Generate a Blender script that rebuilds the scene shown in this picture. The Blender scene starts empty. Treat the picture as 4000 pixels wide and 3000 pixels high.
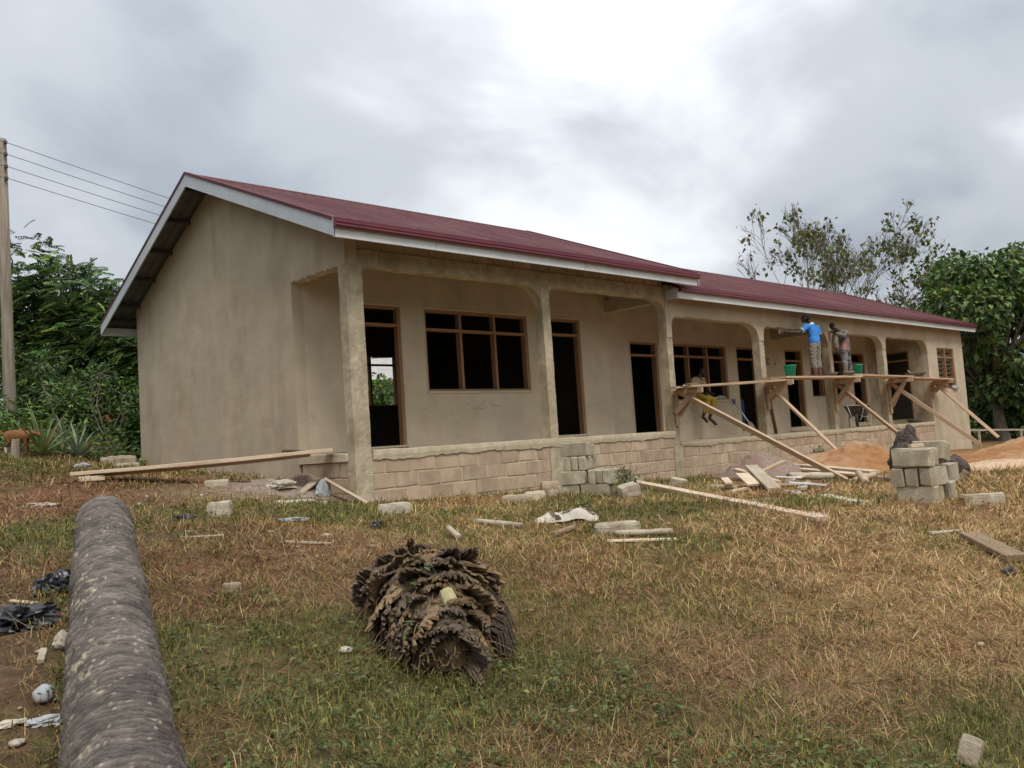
import bpy, bmesh, math, numpy as np
from mathutils import Vector, Matrix, Euler
rad = math.radians
scene = bpy.context.scene
COL = scene.collection

# ------------------------------------------------------------------ camera
CAM = np.array([-6.628, -10.499, -0.0345])
YAW, PITCH, ROLL, FPX = 0.751814, 0.070011, -0.066509, 3291.68
fw = Vector((math.sin(YAW)*math.cos(PITCH), math.cos(YAW)*math.cos(PITCH), math.sin(PITCH)))
rt = Vector((math.cos(YAW), -math.sin(YAW), 0)); up = rt.cross(fw)
r2 = rt*math.cos(ROLL)+up*math.sin(ROLL); u2 = -rt*math.sin(ROLL)+up*math.cos(ROLL)
cam = bpy.data.cameras.new('camera'); camo = bpy.data.objects.new('camera', cam); COL.objects.link(camo)
m = Matrix((r2, u2, -fw)).transposed().to_4x4(); m.translation = Vector(CAM)
camo.matrix_world = m
cam.sensor_width = 36.0; cam.lens = FPX/4000*36; cam.clip_start = .05; cam.clip_end = 2000
scene.camera = camo
# ------------------------------------------------------------------ sky and sun
SUN_EL, SUN_AZ = rad(55), rad(203)      # azimuth measured from +y towards +x
w = bpy.data.worlds.new('World'); scene.world = w; w.use_nodes = True
nt = w.node_tree; nt.nodes.clear()
def N(t, nt=nt, **k):
    n = nt.nodes.new(t)
    for a, b in k.items():
        if a in n.inputs.keys() and not hasattr(n, a): n.inputs[a].default_value = b
        else: setattr(n, a, b)
    return n
L = nt.links.new
out = N('ShaderNodeOutputWorld'); bg = N('ShaderNodeBackground'); bg.inputs['Strength'].default_value = .1
sky = N('ShaderNodeTexSky', sky_type='NISHITA', sun_disc=False, sun_elevation=SUN_EL, sun_rotation=SUN_AZ, altitude=200, air_density=1.4, dust_density=3.5, ozone_density=1)
tc = N('ShaderNodeTexCoord'); sp = N('ShaderNodeSeparateXYZ'); L(tc.outputs['Generated'], sp.inputs[0])
def M_(op, a, b=None, c=None, clamp=False):
    n = N('ShaderNodeMath', operation=op); n.use_clamp = clamp
    for i, q in enumerate((a, b, c)):
        if q is None: continue
        if isinstance(q, (int, float)): n.inputs[i].default_value = q
        else: L(q, n.inputs[i])
    return n.outputs[0]
zc = M_('ADD', M_('MAXIMUM', sp.outputs[2], 0.0), .34)
cx = N('ShaderNodeCombineXYZ'); L(M_('DIVIDE', sp.outputs[0], zc), cx.inputs[0]); L(M_('DIVIDE', sp.outputs[1], zc), cx.inputs[1])
def cloud(off, scale, detail, rough, dist):
    mp = N('ShaderNodeMapping'); mp.inputs['Location'].default_value = off; L(cx.outputs[0], mp.inputs['Vector'])
    n = N('ShaderNodeTexNoise'); n.inputs['Scale'].default_value = scale; n.inputs['Detail'].default_value = detail
    n.inputs['Roughness'].default_value = rough; n.inputs['Distortion'].default_value = dist
    L(mp.outputs[0], n.inputs['Vector']); return n.outputs[0]
CLOUD_OFF = (9.75, 5.275, .107)
n1 = cloud(CLOUD_OFF, .95, 5, .45, .35); n2 = cloud((7.3, 1.2, 3), 2.6, 7, .5, .5)
mixn = M_('ADD', M_('MULTIPLY', n1, .74), M_('MULTIPLY', n2, .26))
rp = N('ShaderNodeValToRGB'); L(mixn, rp.inputs[0])
cr = rp.color_ramp; cr.interpolation = 'EASE'
cr.elements[0].position = .37; cr.elements[0].color = (.275, .305, .345, 1)
cr.elements[1].position = .71; cr.elements[1].color = (.92, .93, .93, 1)
e = cr.elements.new(.47); e.color = (.385, .41, .445, 1)
e = cr.elements.new(.605); e.color = (.66, .68, .70, 1)
# overcast sky: dome grows brighter towards the zenith
zen = M_('MULTIPLY_ADD', M_('MAXIMUM', sp.outputs[2], 0.0), .75, .80)
vm = N('ShaderNodeVectorMath', operation='SCALE'); L(rp.outputs[0], vm.inputs[0]); L(M_('MULTIPLY', zen, 10.0), vm.inputs[3])
mx = N('ShaderNodeMix', data_type='RGBA'); mx.inputs[0].default_value = .93
L(sky.outputs[0], mx.inputs[6]); L(vm.outputs[0], mx.inputs[7]); L(mx.outputs[2], bg.inputs[0]); L(bg.outputs[0], out.inputs[0])
sl = bpy.data.lights.new('sun', 'SUN'); sl.energy = 1.5; sl.angle = rad(22); sl.color = (1, .96, .9)
so = bpy.data.objects.new('sun', sl); COL.objects.link(so)
sd = Vector((math.sin(SUN_AZ)*math.cos(SUN_EL), math.cos(SUN_AZ)*math.cos(SUN_EL), math.sin(SUN_EL)))
so.rotation_euler = (-sd).to_track_quat('-Z', 'Y').to_euler(); so.location = sd*60
vs = scene.view_settings; vs.view_transform = 'Standard'; vs.look = 'None'; vs.gamma = 1; vs.use_curve_mapping = False
vs.exposure = 0.68

# ------------------------------------------------------------------ numeric helpers
rng = np.random.default_rng(11)
def _h(ix, iy, iz, seed):
    n = (ix.astype(np.int64)*374761393 + iy.astype(np.int64)*668265263 + iz.astype(np.int64)*2147483647 + seed*144665) & 0xffffffff
    n = ((n ^ (n >> 13))*1274126177) & 0xffffffff
    return ((n ^ (n >> 16)) & 0xffff)/65535.0
def vnoise(p, seed=0):
    p = np.asarray(p, float)
    if p.shape[1] == 2: p = np.c_[p, np.zeros(len(p))]
    i = np.floor(p); f = p-i; f = f*f*(3-2*f); i = i.astype(np.int64); o = 0
    for a in (0, 1):
        for b in (0, 1):
            for c in (0, 1):
                wt = (f[:, 0] if a else 1-f[:, 0])*(f[:, 1] if b else 1-f[:, 1])*(f[:, 2] if c else 1-f[:, 2])
                o = o+wt*_h(i[:, 0]+a, i[:, 1]+b, i[:, 2]+c, seed)
    return o*2-1
def fbm(p, scale=1.0, octv=4, seed=0, gain=.5):
    p = np.asarray(p, float)*scale; a = 1.; s = 0; t = 0
    for k in range(octv):
        s = s+a*vnoise(p*(2.03**k), seed+k*17); t += a; a *= gain
    return s/t

# ------------------------------------------------------------------ materials
MATS = {}
def pmat(name, c1, c2, scale=4., rough=.85, bump=.0, bscale=60., detail=6, spec=.3, big=None, bigscale=.6, objrand=0., stretch=None, vcol=False, wave=None, trans=0., streak=None, ghost=False):
    m = bpy.data.materials.new(name); m.use_nodes = True; nt = m.node_tree; nt.nodes.clear()
    n = lambda t, **k: N(t, nt=nt, **k)
    l = nt.links.new
    o = n('ShaderNodeOutputMaterial'); b = n('ShaderNodeBsdfPrincipled'); l(b.outputs[0], o.inputs[0])
    b.inputs['Roughness'].default_value = rough
    b.inputs['Specular IOR Level'].default_value = spec
    tc = n('ShaderNodeTexCoord'); oi = n('ShaderNodeObjectInfo')
    add = n('ShaderNodeVectorMath', operation='MULTIPLY_ADD'); cmb = n('ShaderNodeCombineXYZ')
    for i in range(3): l(oi.outputs['Random'], cmb.inputs[i])
    l(cmb.outputs[0], add.inputs[0]); add.inputs[1].default_value = (37, 53, 71); l(tc.outputs['Object'], add.inputs[2])
    vec = add.outputs[0]
    if stretch:
        mp = n('ShaderNodeMapping'); mp.inputs['Scale'].default_value = stretch; l(vec, mp.inputs[0]); vec = mp.outputs[0]
    no = n('ShaderNodeTexNoise'); no.inputs['Scale'].default_value = scale; no.inputs['Detail'].default_value = detail; no.inputs['Roughness'].default_value = .62
    l(vec, no.inputs['Vector'])
    mr = n('ShaderNodeMapRange'); mr.inputs[1].default_value = .3; mr.inputs[2].default_value = .7; l(no.outputs[0], mr.inputs[0])
    mix = n('ShaderNodeMix', data_type='RGBA'); l(mr.outputs[0], mix.inputs[0])
    mix.inputs[6].default_value = (*c1, 1); mix.inputs[7].default_value = (*c2, 1)
    col = mix.outputs[2]
    if vcol:
        at = n('ShaderNodeVertexColor'); at.layer_name = 'tint'
        mu = n('ShaderNodeMix', data_type='RGBA', blend_type='MULTIPLY'); mu.inputs[0].default_value = 1
        l(col, mu.inputs[6]); l(at.outputs[0], mu.inputs[7]); col = mu.outputs[2]
    if big:
        nb = n('ShaderNodeTexNoise'); nb.inputs['Scale'].default_value = bigscale; nb.inputs['Detail'].default_value = 5; l(add.outputs[0], nb.inputs['Vector'])
        m2 = n('ShaderNodeMapRange'); m2.inputs[1].default_value = .44; m2.inputs[2].default_value = .66; l(nb.outputs[0], m2.inputs[0])
        mb_ = n('ShaderNodeMix', data_type='RGBA'); l(m2.outputs[0], mb_.inputs[0]); l(col, mb_.inputs[6]); mb_.inputs[7].default_value = (*big, 1); col = mb_.outputs[2]
    if streak:     # stains with a shape of their own, drawn out vertically
        ms = n('ShaderNodeMapping'); ms.inputs['Scale'].default_value = (streak[1], streak[1], streak[2]); l(add.outputs[0], ms.inputs[0])
        ns = n('ShaderNodeTexNoise'); ns.inputs['Scale'].default_value = 1; ns.inputs['Detail'].default_value = 6; l(ms.outputs[0], ns.inputs['Vector'])
        m3 = n('ShaderNodeMapRange'); m3.inputs[1].default_value = .52; m3.inputs[2].default_value = .78; m3.inputs[4].default_value = streak[3]; l(ns.outputs[0], m3.inputs[0])
        mc = n('ShaderNodeMix', data_type='RGBA'); l(m3.outputs[0], mc.inputs[0]); l(col, mc.inputs[6]); mc.inputs[7].default_value = (*streak[0], 1); col = mc.outputs[2]
    if ghost:      # joints of the blockwork telegraphing through the plaster
        sw = n('ShaderNodeSeparateXYZ'); l(tc.outputs['Object'], sw.inputs[0]); cw = n('ShaderNodeCombineXYZ'); l(sw.outputs[1], cw.inputs[0]); l(sw.outputs[2], cw.inputs[1])
        bt_ = n('ShaderNodeTexBrick'); l(cw.outputs[0], bt_.inputs['Vector']); bt_.inputs['Scale'].default_value = 1; bt_.inputs['Brick Width'].default_value = .46; bt_.inputs['Row Height'].default_value = .235; bt_.inputs['Mortar Size'].default_value = .022; bt_.inputs['Mortar Smooth'].default_value = 1.
        bt_.inputs['Color1'].default_value = (.93, .93, .93, 1); bt_.inputs['Color2'].default_value = (1, 1, 1, 1); bt_.inputs['Mortar'].default_value = (1.09, 1.08, 1.07, 1)
        gm = n('ShaderNodeMix', data_type='RGBA', blend_type='MULTIPLY'); gm.inputs[0].default_value = .32; l(col, gm.inputs[6]); l(bt_.outputs[0], gm.inputs[7]); col = gm.outputs[2]
    if objrand:
        hs = n('ShaderNodeHueSaturation'); mv = n('ShaderNodeMapRange'); l(oi.outputs['Random'], mv.inputs[0])
        mv.inputs[3].default_value = 1-objrand; mv.inputs[4].default_value = 1+objrand; l(mv.outputs[0], hs.inputs['Value']); l(col, hs.inputs['Color']); col = hs.outputs[0]
    l(col, b.inputs['Base Color'])
    if bump:
        bn = n('ShaderNodeTexNoise'); bn.inputs['Scale'].default_value = bscale; bn.inputs['Detail'].default_value = 8; bn.inputs['Roughness'].default_value = .65
        l(vec, bn.inputs['Vector']); h = bn.outputs[0]
        if wave:
            wt = n('ShaderNodeTexWave', wave_type='RINGS', rings_direction='SPHERICAL'); wt.inputs['Scale'].default_value = wave[0]; wt.inputs['Distortion'].default_value = wave[1]
            wt.inputs['Detail'].default_value = 3; wt.inputs['Detail Scale'].default_value = wave[2]; l(vec, wt.inputs['Vector'])
            am = n('ShaderNodeMath', operation='MULTIPLY_ADD'); l(wt.outputs['Fac'], am.inputs[0]); am.inputs[1].default_value = wave[3]; l(h, am.inputs[2]); h = am.outputs[0]
        bp = n('ShaderNodeBump'); bp.inputs['Strength'].default_value = bump; bp.inputs['Distance'].default_value = .02; l(h, bp.inputs['Height']); l(bp.outputs[0], b.inputs['Normal'])
    if trans:
        tr = n('ShaderNodeBsdfTranslucent'); l(col, tr.inputs[0]); ms_ = n('ShaderNodeMixShader'); ms_.inputs[0].default_value = trans
        l(b.outputs[0], ms_.inputs[1]); l(tr.outputs[0], ms_.inputs[2]); l(ms_.outputs[0], o.inputs[0])
    MATS[name] = m; return m
PL = dict(scale=1.7, rough=.93, bump=.32, bscale=9, detail=9, spec=.15)
pmat('plaster', (.40, .322, .222), (.54, .458, .338), big=(.45, .375, .282), bigscale=.9, wave=(.55, 9, 1.6, .4), streak=((.27, .21, .135), 1.6, .55, .5), ghost=True, **PL)
pmat('plaster_light', (.475, .393, .282), (.60, .515, .39), big=(.51, .43, .322), bigscale=.8, wave=(1.1, 7, 1.3, .38), streak=((.40, .33, .235), 2.2, 1.4, .6), **PL)
pmat('plaster_beam', (.37, .30, .205), (.48, .40, .29), big=(.38, .31, .22), bigscale=.9, **PL)
pmat('raw_concrete', (.33, .268, .18), (.54, .465, .335), scale=7, rough=.95, bump=.55, bscale=45, spec=.15, big=(.31, .255, .165), bigscale=2.2, streak=((.55, .49, .36), 7, 1.1, .6))
pmat('slab_concrete', (.42, .35, .24), (.62, .535, .395), scale=9, rough=.95, bump=.8, bscale=55, spec=.15, big=(.47, .39, .26), bigscale=2)
pmat('block_red', (.345, .245, .168), (.465, .35, .25), scale=6, rough=.95, bump=.45, bscale=60, spec=.1, big=(.46, .36, .255), bigscale=2.6, objrand=.12, streak=((.56, .46, .335), 8, 1.3, .75))
pmat('mortar', (.47, .375, .265), (.60, .50, .37), scale=8, rough=.96, bump=.7, bscale=50, spec=.1)
pmat('block_grey', (.37, .32, .225), (.53, .475, .36), scale=9, rough=.95, bump=.75, bscale=48, spec=.1, big=(.31, .262, .18), bigscale=3.5, objrand=.16, streak=((.26, .20, .13), 5, 3, .6))
pmat('block_pale', (.40, .345, .255), (.57, .51, .40), scale=9, rough=.95, bump=.7, bscale=40, spec=.1, big=(.30, .235, .16), bigscale=5, objrand=.1)
pmat('block_dark', (.16, .115, .07), (.25, .19, .12), scale=5, rough=.95, bump=.5, bscale=30, spec=.1, objrand=.15)
pmat('frame_wood', (.23, .115, .055), (.36, .20, .11), scale=3, rough=.75, bump=.3, bscale=20, stretch=(8, 8, .7), big=(.30, .17, .095), bigscale=2)
WD = dict(scale=3, rough=.8, bump=.35, bscale=14, objrand=.12)
pmat('wood_new', (.53, .405, .28), (.68, .545, .405), stretch=(.8, 12, 12), big=(.47, .35, .235), bigscale=1.6, **WD)
pmat('wood_scaffold', (.38, .255, .155), (.58, .425, .285), stretch=(.8, 12, 12), big=(.44, .325, .225), bigscale=2.2, **WD)
pmat('wood_grey', (.28, .215, .15), (.43, .355, .265), stretch=(.8, 12, 12), big=(.46, .40, .31), bigscale=2.5, **WD)
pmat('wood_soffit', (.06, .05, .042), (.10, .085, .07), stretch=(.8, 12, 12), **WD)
pmat('wood_dark', (.17, .11, .065), (.28, .195, .12), stretch=(.8, 12, 12), **WD)
pmat('fascia', (.40, .43, .455), (.47, .505, .53), scale=2, rough=.6, bump=.08, bscale=15, spec=.4, big=(.50, .53, .555), bigscale=1.2, streak=((.33, .34, .35), 3, 1.5, .25))
pmat('fascia_white', (.60, .61, .60), (.70, .715, .71), scale=2, rough=.6, bump=.08, bscale=15, spec=.4, streak=((.45, .44, .42), 3, 1.5, .4))
pmat('roof_red', (.074, .019, .022), (.108, .032, .034), scale=1.2, rough=.62, spec=.2, big=(.125, .048, .049), bigscale=.5, streak=((.21, .09, .09), 2.5, .4, .3))
pmat('gutter_red', (.095, .010, .018), (.13, .016, .026), scale=2, rough=.33, spec=.5)
pmat('sheet_back', (.075, .078, .08), (.12, .123, .125), scale=2, rough=.5, spec=.4)
pmat('iron', (.05, .05, .05), (.12, .11, .10), scale=8, rough=.6, bump=.2, spec=.4)
pmat('mortar_iron', (.10, .095, .085), (.24, .22, .19), scale=9, rough=.8, bump=.4)
pmat('white_metal', (.42, .42, .40), (.58, .58, .55), scale=6, rough=.6)
pmat('bucket_green', (.0, .30, .205), (.012, .40, .28), scale=6, rough=.42, spec=.45)
pmat('blue_plastic', (.01, .035, .13), (.02, .055, .18), scale=4, rough=.5)
pmat('black_plastic', (.006, .006, .008), (.016, .017, .02), scale=4, rough=.32, spec=.5, bump=.15, bscale=20)
pmat('white_plastic', (.25, .265, .27), (.40, .41, .41), scale=7, rough=.5, bump=.25, bscale=25)
pmat('paper', (.34, .285, .22), (.50, .44, .35), scale=6, rough=.9)
pmat('print_dark', (.08, .07, .06), (.16, .14, .12), scale=30, rough=.9)
pmat('sack_cloth', (.40, .36, .285), (.56, .51, .42), scale=9, rough=.85, bump=.25, bscale=90)
pmat('sack_print', (.05, .035, .025), (.14, .105, .07), scale=14, rough=.85)
pmat('plaster_smear', (.52, .445, .335), (.63, .55, .43), scale=6, rough=.93, bump=.3, bscale=30, spec=.15)
pmat('sand_orange', (.25, .115, .048), (.37, .195, .09), scale=3.2, rough=.97, bump=1., bscale=22, spec=.05, big=(.42, .28, .175), bigscale=.8)
pmat('sand_pale', (.42, .29, .185), (.56, .41, .28), scale=2.5, rough=.97, bump=.6, bscale=18, spec=.05)
pmat('gravel_grey', (.20, .145, .115), (.36, .285, .24), scale=14, rough=.95, bump=1., bscale=40, spec=.1, big=(.25, .16, .125), bigscale=1.2)
pmat('lime_white', (.42, .37, .28), (.58, .53, .43), scale=10, rough=.95, bump=.5)
pmat('root_dark', (.035, .026, .021), (.125, .095, .08), scale=6, rough=.9, bump=1., bscale=22)
pmat('bark', (.12, .095, .07), (.25, .21, .165), scale=5, rough=.95, bump=.7, bscale=14, stretch=(3, 3, .6))
pmat('bark_pale', (.26, .23, .20), (.42, .385, .34), scale=5, rough=.95, bump=.5, bscale=14, stretch=(3, 3, .6))
pmat('pole_wood', (.17, .135, .10), (.32, .27, .21), scale=2.5, rough=.9, bump=.5, bscale=10, stretch=(6, 6, .35), streak=((.42, .36, .28), 9, .5, .6))
pmat('log_bark', (.095, .078, .066), (.235, .20, .17), scale=9, rough=.9, bump=1., bscale=30, detail=9, vcol=True)
pmat('log_core', (.20, .105, .05), (.33, .20, .10), scale=16, rough=.95, bump=.8, bscale=60)
pmat('stump_fibre', (.085, .05, .028), (.36, .24, .135), scale=8, rough=.95, bump=1., bscale=34, detail=9, stretch=(3.2, 3.2, .9), big=(.32, .215, .12), bigscale=3.5)
for nm_, q1, q2, q3 in (('stump_husk', (.085, .058, .042), (.30, .22, .155), (.20, .145, .10)), ('stump_tan', (.16, .10, .055), (.40, .28, .16), (.27, .175, .09)), ('stump_dark', (.045, .030, .022), (.17, .12, .085), (.10, .07, .05))):
    pmat(nm_, q1, q2, scale=3, rough=.95, bump=1., bscale=9, detail=9, stretch=(3, 22, 22), big=q3, bigscale=7, objrand=.25)
pmat('petiole_cut', (.27, .235, .12), (.42, .38, .20), scale=6, rough=.8, stretch=(6, 6, 1))
pmat('wire', (.05, .05, .055), (.09, .09, .095), scale=3, rough=.6)
pmat('leaf', (.85, .85, .85), (1.1, 1.1, 1.1), scale=3, rough=.55, spec=.35, vcol=True, trans=.25)
pmat('straw', (.8, .8, .8), (1.15, 1.15, 1.15), scale=3, rough=.8, spec=.2, vcol=True, trans=.12)
pmat('soil', (.60, .58, .56), (1.4, 1.38, 1.36), scale=11, rough=.97, bump=1., bscale=22, spec=.08, vcol=True)
pmat('skin', (.030, .017, .011), (.052, .030, .02), scale=8, rough=.5, spec=.4)
pmat('skin_foot', (.09, .06, .042), (.17, .125, .095), scale=14, rough=.7)
pmat('hair', (.008, .007, .006), (.018, .015, .013), scale=40, rough=.9)
pmat('cloth_blue', (.03, .17, .50), (.05, .24, .62), scale=6, rough=.9, bump=.5, bscale=8)
pmat('cloth_white', (.62, .62, .60), (.75, .75, .73), scale=6, rough=.9)
pmat('cloth_khaki', (.15, .135, .10), (.30, .275, .215), scale=10, rough=.95, bump=.6, bscale=9, big=(.20, .185, .15), bigscale=5)
pmat('cloth_camo', (.055, .05, .04), (.30, .275, .22), scale=11, rough=.95, bump=.5, bscale=9, big=(.12, .105, .085), bigscale=7)
pmat('cloth_vest', (.075, .055, .055), (.15, .11, .105), scale=8, rough=.95, bump=.4, bscale=9, big=(.36, .20, .16), bigscale=4)
pmat('cloth_jeans', (.05, .055, .06), (.16, .165, .17), scale=9, rough=.95, bump=.5, bscale=10, big=(.24, .245, .24), bigscale=5)
pmat('cloth_tan', (.40, .27, .165), (.54, .39, .255), scale=8, rough=.95, bump=.5, bscale=9)
pmat('cloth_yellow', (.26, .175, .022), (.37, .26, .04), scale=7, rough=.9, bump=.5, bscale=10)
pmat('boot_brown', (.085, .035, .025), (.17, .085, .065), scale=8, rough=.7)
pmat('boot_mud', (.11, .085, .065), (.24, .195, .155), scale=10, rough=.9)
pmat('goat_fur', (.15, .06, .024), (.24, .105, .042), scale=7, rough=.9, bump=.4, bscale=50)
pmat('goat_pale', (.50, .43, .33), (.62, .55, .44), scale=7, rough=.9)
pmat('lizard', (.04, .03, .025), (.12, .07, .04), scale=20, rough=.7)
pmat('far_wall', (.50, .45, .38), (.60, .55, .47), scale=2, rough=.95)
pmat('far_roof', (.30, .28, .26), (.42, .40, .37), scale=3, rough=.6)
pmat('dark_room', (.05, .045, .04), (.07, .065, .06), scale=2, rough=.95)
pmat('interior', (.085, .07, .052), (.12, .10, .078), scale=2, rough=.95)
pmat('glass_louvre', (.16, .15, .13), (.26, .24, .21), scale=3, rough=.3)

# ------------------------------------------------------------------ mesh helpers
def mk(name, V, F, mat=None, parent=None, smooth=False, tint=None):
    me = bpy.data.meshes.new(name)
    V = np.asarray(V, np.float32)
    if isinstance(F, np.ndarray):
        k = F.shape[1]; nf = len(F)
        me.vertices.add(len(V)); me.vertices.foreach_set('co', V.ravel())
        me.loops.add(nf*k); me.loops.foreach_set('vertex_index', F.astype(np.int32).ravel())
        me.polygons.add(nf); me.polygons.foreach_set('loop_start', np.arange(0, nf*k, k, dtype=np.int32))
        me.update(calc_edges=True)
    else:
        me.from_pydata([tuple(map(float, v)) for v in V], [], F)
    if tint is not None:
        a = me.color_attributes.new('tint', 'FLOAT_COLOR', 'POINT')
        a.data.foreach_set('color', np.c_[tint, np.ones(len(tint))].astype(np.float32).ravel())
    me.polygons.foreach_set('use_smooth', [smooth]*len(me.polygons))
    if mat: me.materials.append(MATS[mat])
    return ob(name, me, parent)
def ob(name, me, parent=None):
    o = bpy.data.objects.new(name, me); COL.objects.link(o)
    if parent is not None: o.parent = parent
    return o
def tag(o, label=None, cat=None, group=None, kind=None):
    if label: o['label'] = label
    if cat: o['category'] = cat
    if group: o['group'] = group
    if kind: o['kind'] = kind
    return o
def thing(name, label, cat, loc=(0, 0, 0), rot=(0, 0, 0), group=None):
    o = bpy.data.objects.new(name, None); COL.objects.link(o); o.empty_display_size = .1
    o.location = loc; o.rotation_euler = rot
    return tag(o, label, cat, group)
class MB:
    def __init__(s): s.v = []; s.f = []; s.n = 0
    def add(s, V, F):
        s.v.append(np.asarray(V, float)); s.f += [[i+s.n for i in f] for f in F]; s.n += len(V); return s
    def box(s, a, b, ch=0, jit=0):
        V, F = cbox(np.array(a, float), np.array(b, float), ch, jit); return s.add(V, F)
    def bar(s, p, q, w, h, upv=(0, 0, 1), ch=.004, jit=0):
        V, F = barv(p, q, w, h, upv, ch, jit); return s.add(V, F)
    def tube(s, pts, radii, k=8, cap=True):
        V, F = tube(pts, radii, k, cap); return s.add(V, F)
    def build(s, name, mat, parent=None, smooth=False):
        return mk(name, np.vstack(s.v), s.f, mat, parent, smooth)
BOXF = [(0, 3, 2, 1), (4, 5, 6, 7), (0, 1, 5, 4), (1, 2, 6, 5), (2, 3, 7, 6), (3, 0, 4, 7)]
def cbox(a, b, ch=0, jit=0):
    if ch <= 0:
        x0, y0, z0 = a; x1, y1, z1 = b
        V = np.array([(x0, y0, z0), (x1, y0, z0), (x1, y1, z0), (x0, y1, z0), (x0, y0, z1), (x1, y0, z1), (x1, y1, z1), (x0, y1, z1)])
        return V+rng.normal(0, jit, V.shape) if jit else V, list(BOXF)
    # chamfered box: three verts per corner
    V = []; idx = {}
    for sx in (0, 1):
        for sy in (0, 1):
            for sz in (0, 1):
                base = np.array([(a, b)[sx][0], (a, b)[sy][1], (a, b)[sz][2]]); inn = np.array([ch*(1-2*sx), ch*(1-2*sy), ch*(1-2*sz)])
                c = rng.uniform(.4, 1.7) if jit else 1
                for ax in range(3):
                    p = base+inn*c; p[ax] = base[ax]; idx[(sx, sy, sz, ax)] = len(V); V.append(p)
    F = []
    I = lambda sx, sy, sz, ax: idx[(sx, sy, sz, ax)]
    for ax in range(3):
        for s in (0, 1):
            o1, o2 = [k for k in range(3) if k != ax]
            q = []
            for (u, v_) in ((0, 0), (1, 0), (1, 1), (0, 1)):
                c = [0, 0, 0]; c[ax] = s; c[o1] = u; c[o2] = v_; q.append(I(*c, ax))
            F.append(q if (s == 1) ^ (ax == 1) else q[::-1])
    for ax in range(3):
        o1, o2 = [k for k in range(3) if k != ax]
        for u in (0, 1):
            for v_ in (0, 1):
                c0 = [0, 0, 0]; c1 = [0, 0, 0]; c0[o1] = c1[o1] = u; c0[o2] = c1[o2] = v_; c1[ax] = 1
                q = [I(*c0, o1), I(*c1, o1), I(*c1, o2), I(*c0, o2)]
                F.append(q)
    for sx in (0, 1):
        for sy in (0, 1):
            for sz in (0, 1): F.append([I(sx, sy, sz, 0), I(sx, sy, sz, 1), I(sx, sy, sz, 2)])
    V = np.array(V)
    if jit: V = V+rng.normal(0, jit, V.shape)
    # orient faces outward
    cen = (np.asarray(a)+np.asarray(b))/2; G = []
    for f in F:
        P = V[f]; nn = np.cross(P[1]-P[0], P[2]-P[0])
        G.append(f if np.dot(nn, P.mean(0)-cen) > 0 else f[::-1])
    return V, G
def frame_of(p, q, upv):
    p = np.array(p, float); q = np.array(q, float); d = q-p; Ln = np.linalg.norm(d); d /= Ln
    u = np.array(upv, float); s = np.cross(u, d)
    if np.linalg.norm(s) < 1e-4: s = np.cross((1, 0, 0), d)
    s /= np.linalg.norm(s); u = np.cross(d, s); return p, d, s, u, Ln
def barv(p, q, w, h, upv=(0, 0, 1), ch=.004, jit=0):
    p, d, s, u, Ln = frame_of(p, q, upv)
    V, F = cbox(np.array((0, -w/2, -h/2)), np.array((Ln, w/2, h/2)), ch, jit)
    return p+V[:, :1]*d+V[:, 1:2]*s+V[:, 2:]*u, F
def plank(name, p, q, w, h, mat, parent=None, upv=(0, 0, 1), bend=0, jit=.0015):
    """a sawn board as its own object, its grain along local x"""
    p, d, s, u, Ln = frame_of(p, q, upv)
    n = max(2, int(Ln/.45)); V = []; F = []
    for i in range(n+1):
        t = i/n; z = bend*4*t*(1-t)
        c = .004
        for (a, b) in ((-w/2+c, -h/2), (w/2-c, -h/2), (w/2, -h/2+c), (w/2, h/2-c), (w/2-c, h/2), (-w/2+c, h/2), (-w/2, h/2-c), (-w/2, -h/2+c)):
            V.append((t*Ln, a+rng.normal(0, jit), b+z+rng.normal(0, jit)))
    for i in range(n):
        for k in range(8): F.append((i*8+k, i*8+(k+1) % 8, i*8+8+(k+1) % 8, i*8+8+k))
    F.append(list(range(8))); F.append([n*8+k for k in range(8)][::-1])
    F = [f[::-1] for f in F]
    o = mk(name, V, F, mat, parent)
    mw = Matrix((d, s, u)).transposed().to_4x4(); mw.translation = Vector(p)
    if parent is not None: mw = Matrix.Translation(Vector(parent.location)).inverted() @ mw if not any(parent.rotation_euler) else parent.matrix_basis.inverted() @ mw
    o.matrix_basis = mw
    return o
def tube(pts, radii, k=8, cap=True, squash=None):
    pts = np.asarray(pts, float); n = len(pts); radii = np.broadcast_to(radii, (n,)) if np.ndim(radii) < 2 else np.asarray(radii)
    V = []; prev = None
    for i in range(n):
        t = pts[min(i+1, n-1)]-pts[max(i-1, 0)]; t = t/(np.linalg.norm(t)+1e-9)
        if prev is None:
            a = np.array((0, 0, 1.)) if abs(t[2]) < .9 else np.array((1., 0, 0)); s = np.cross(a, t)
        else: s = prev-t*np.dot(prev, t)
        s /= np.linalg.norm(s)+1e-9; prev = s; b = np.cross(t, s)
        ra = radii[i] if np.ndim(radii) == 1 else None
        for j in range(k):
            an = 2*math.pi*j/k
            if ra is not None: V.append(pts[i]+ra*(math.cos(an)*s+math.sin(an)*b))
            else: V.append(pts[i]+radii[i][0]*math.cos(an)*s+radii[i][1]*math.sin(an)*b)
    F = [(i*k+j, i*k+(j+1) % k, (i+1)*k+(j+1) % k, (i+1)*k+j) for i in range(n-1) for j in range(k)]
    if cap: F += [tuple(range(k))[::-1], tuple((n-1)*k+j for j in range(k))]
    return np.array(V), F
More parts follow.
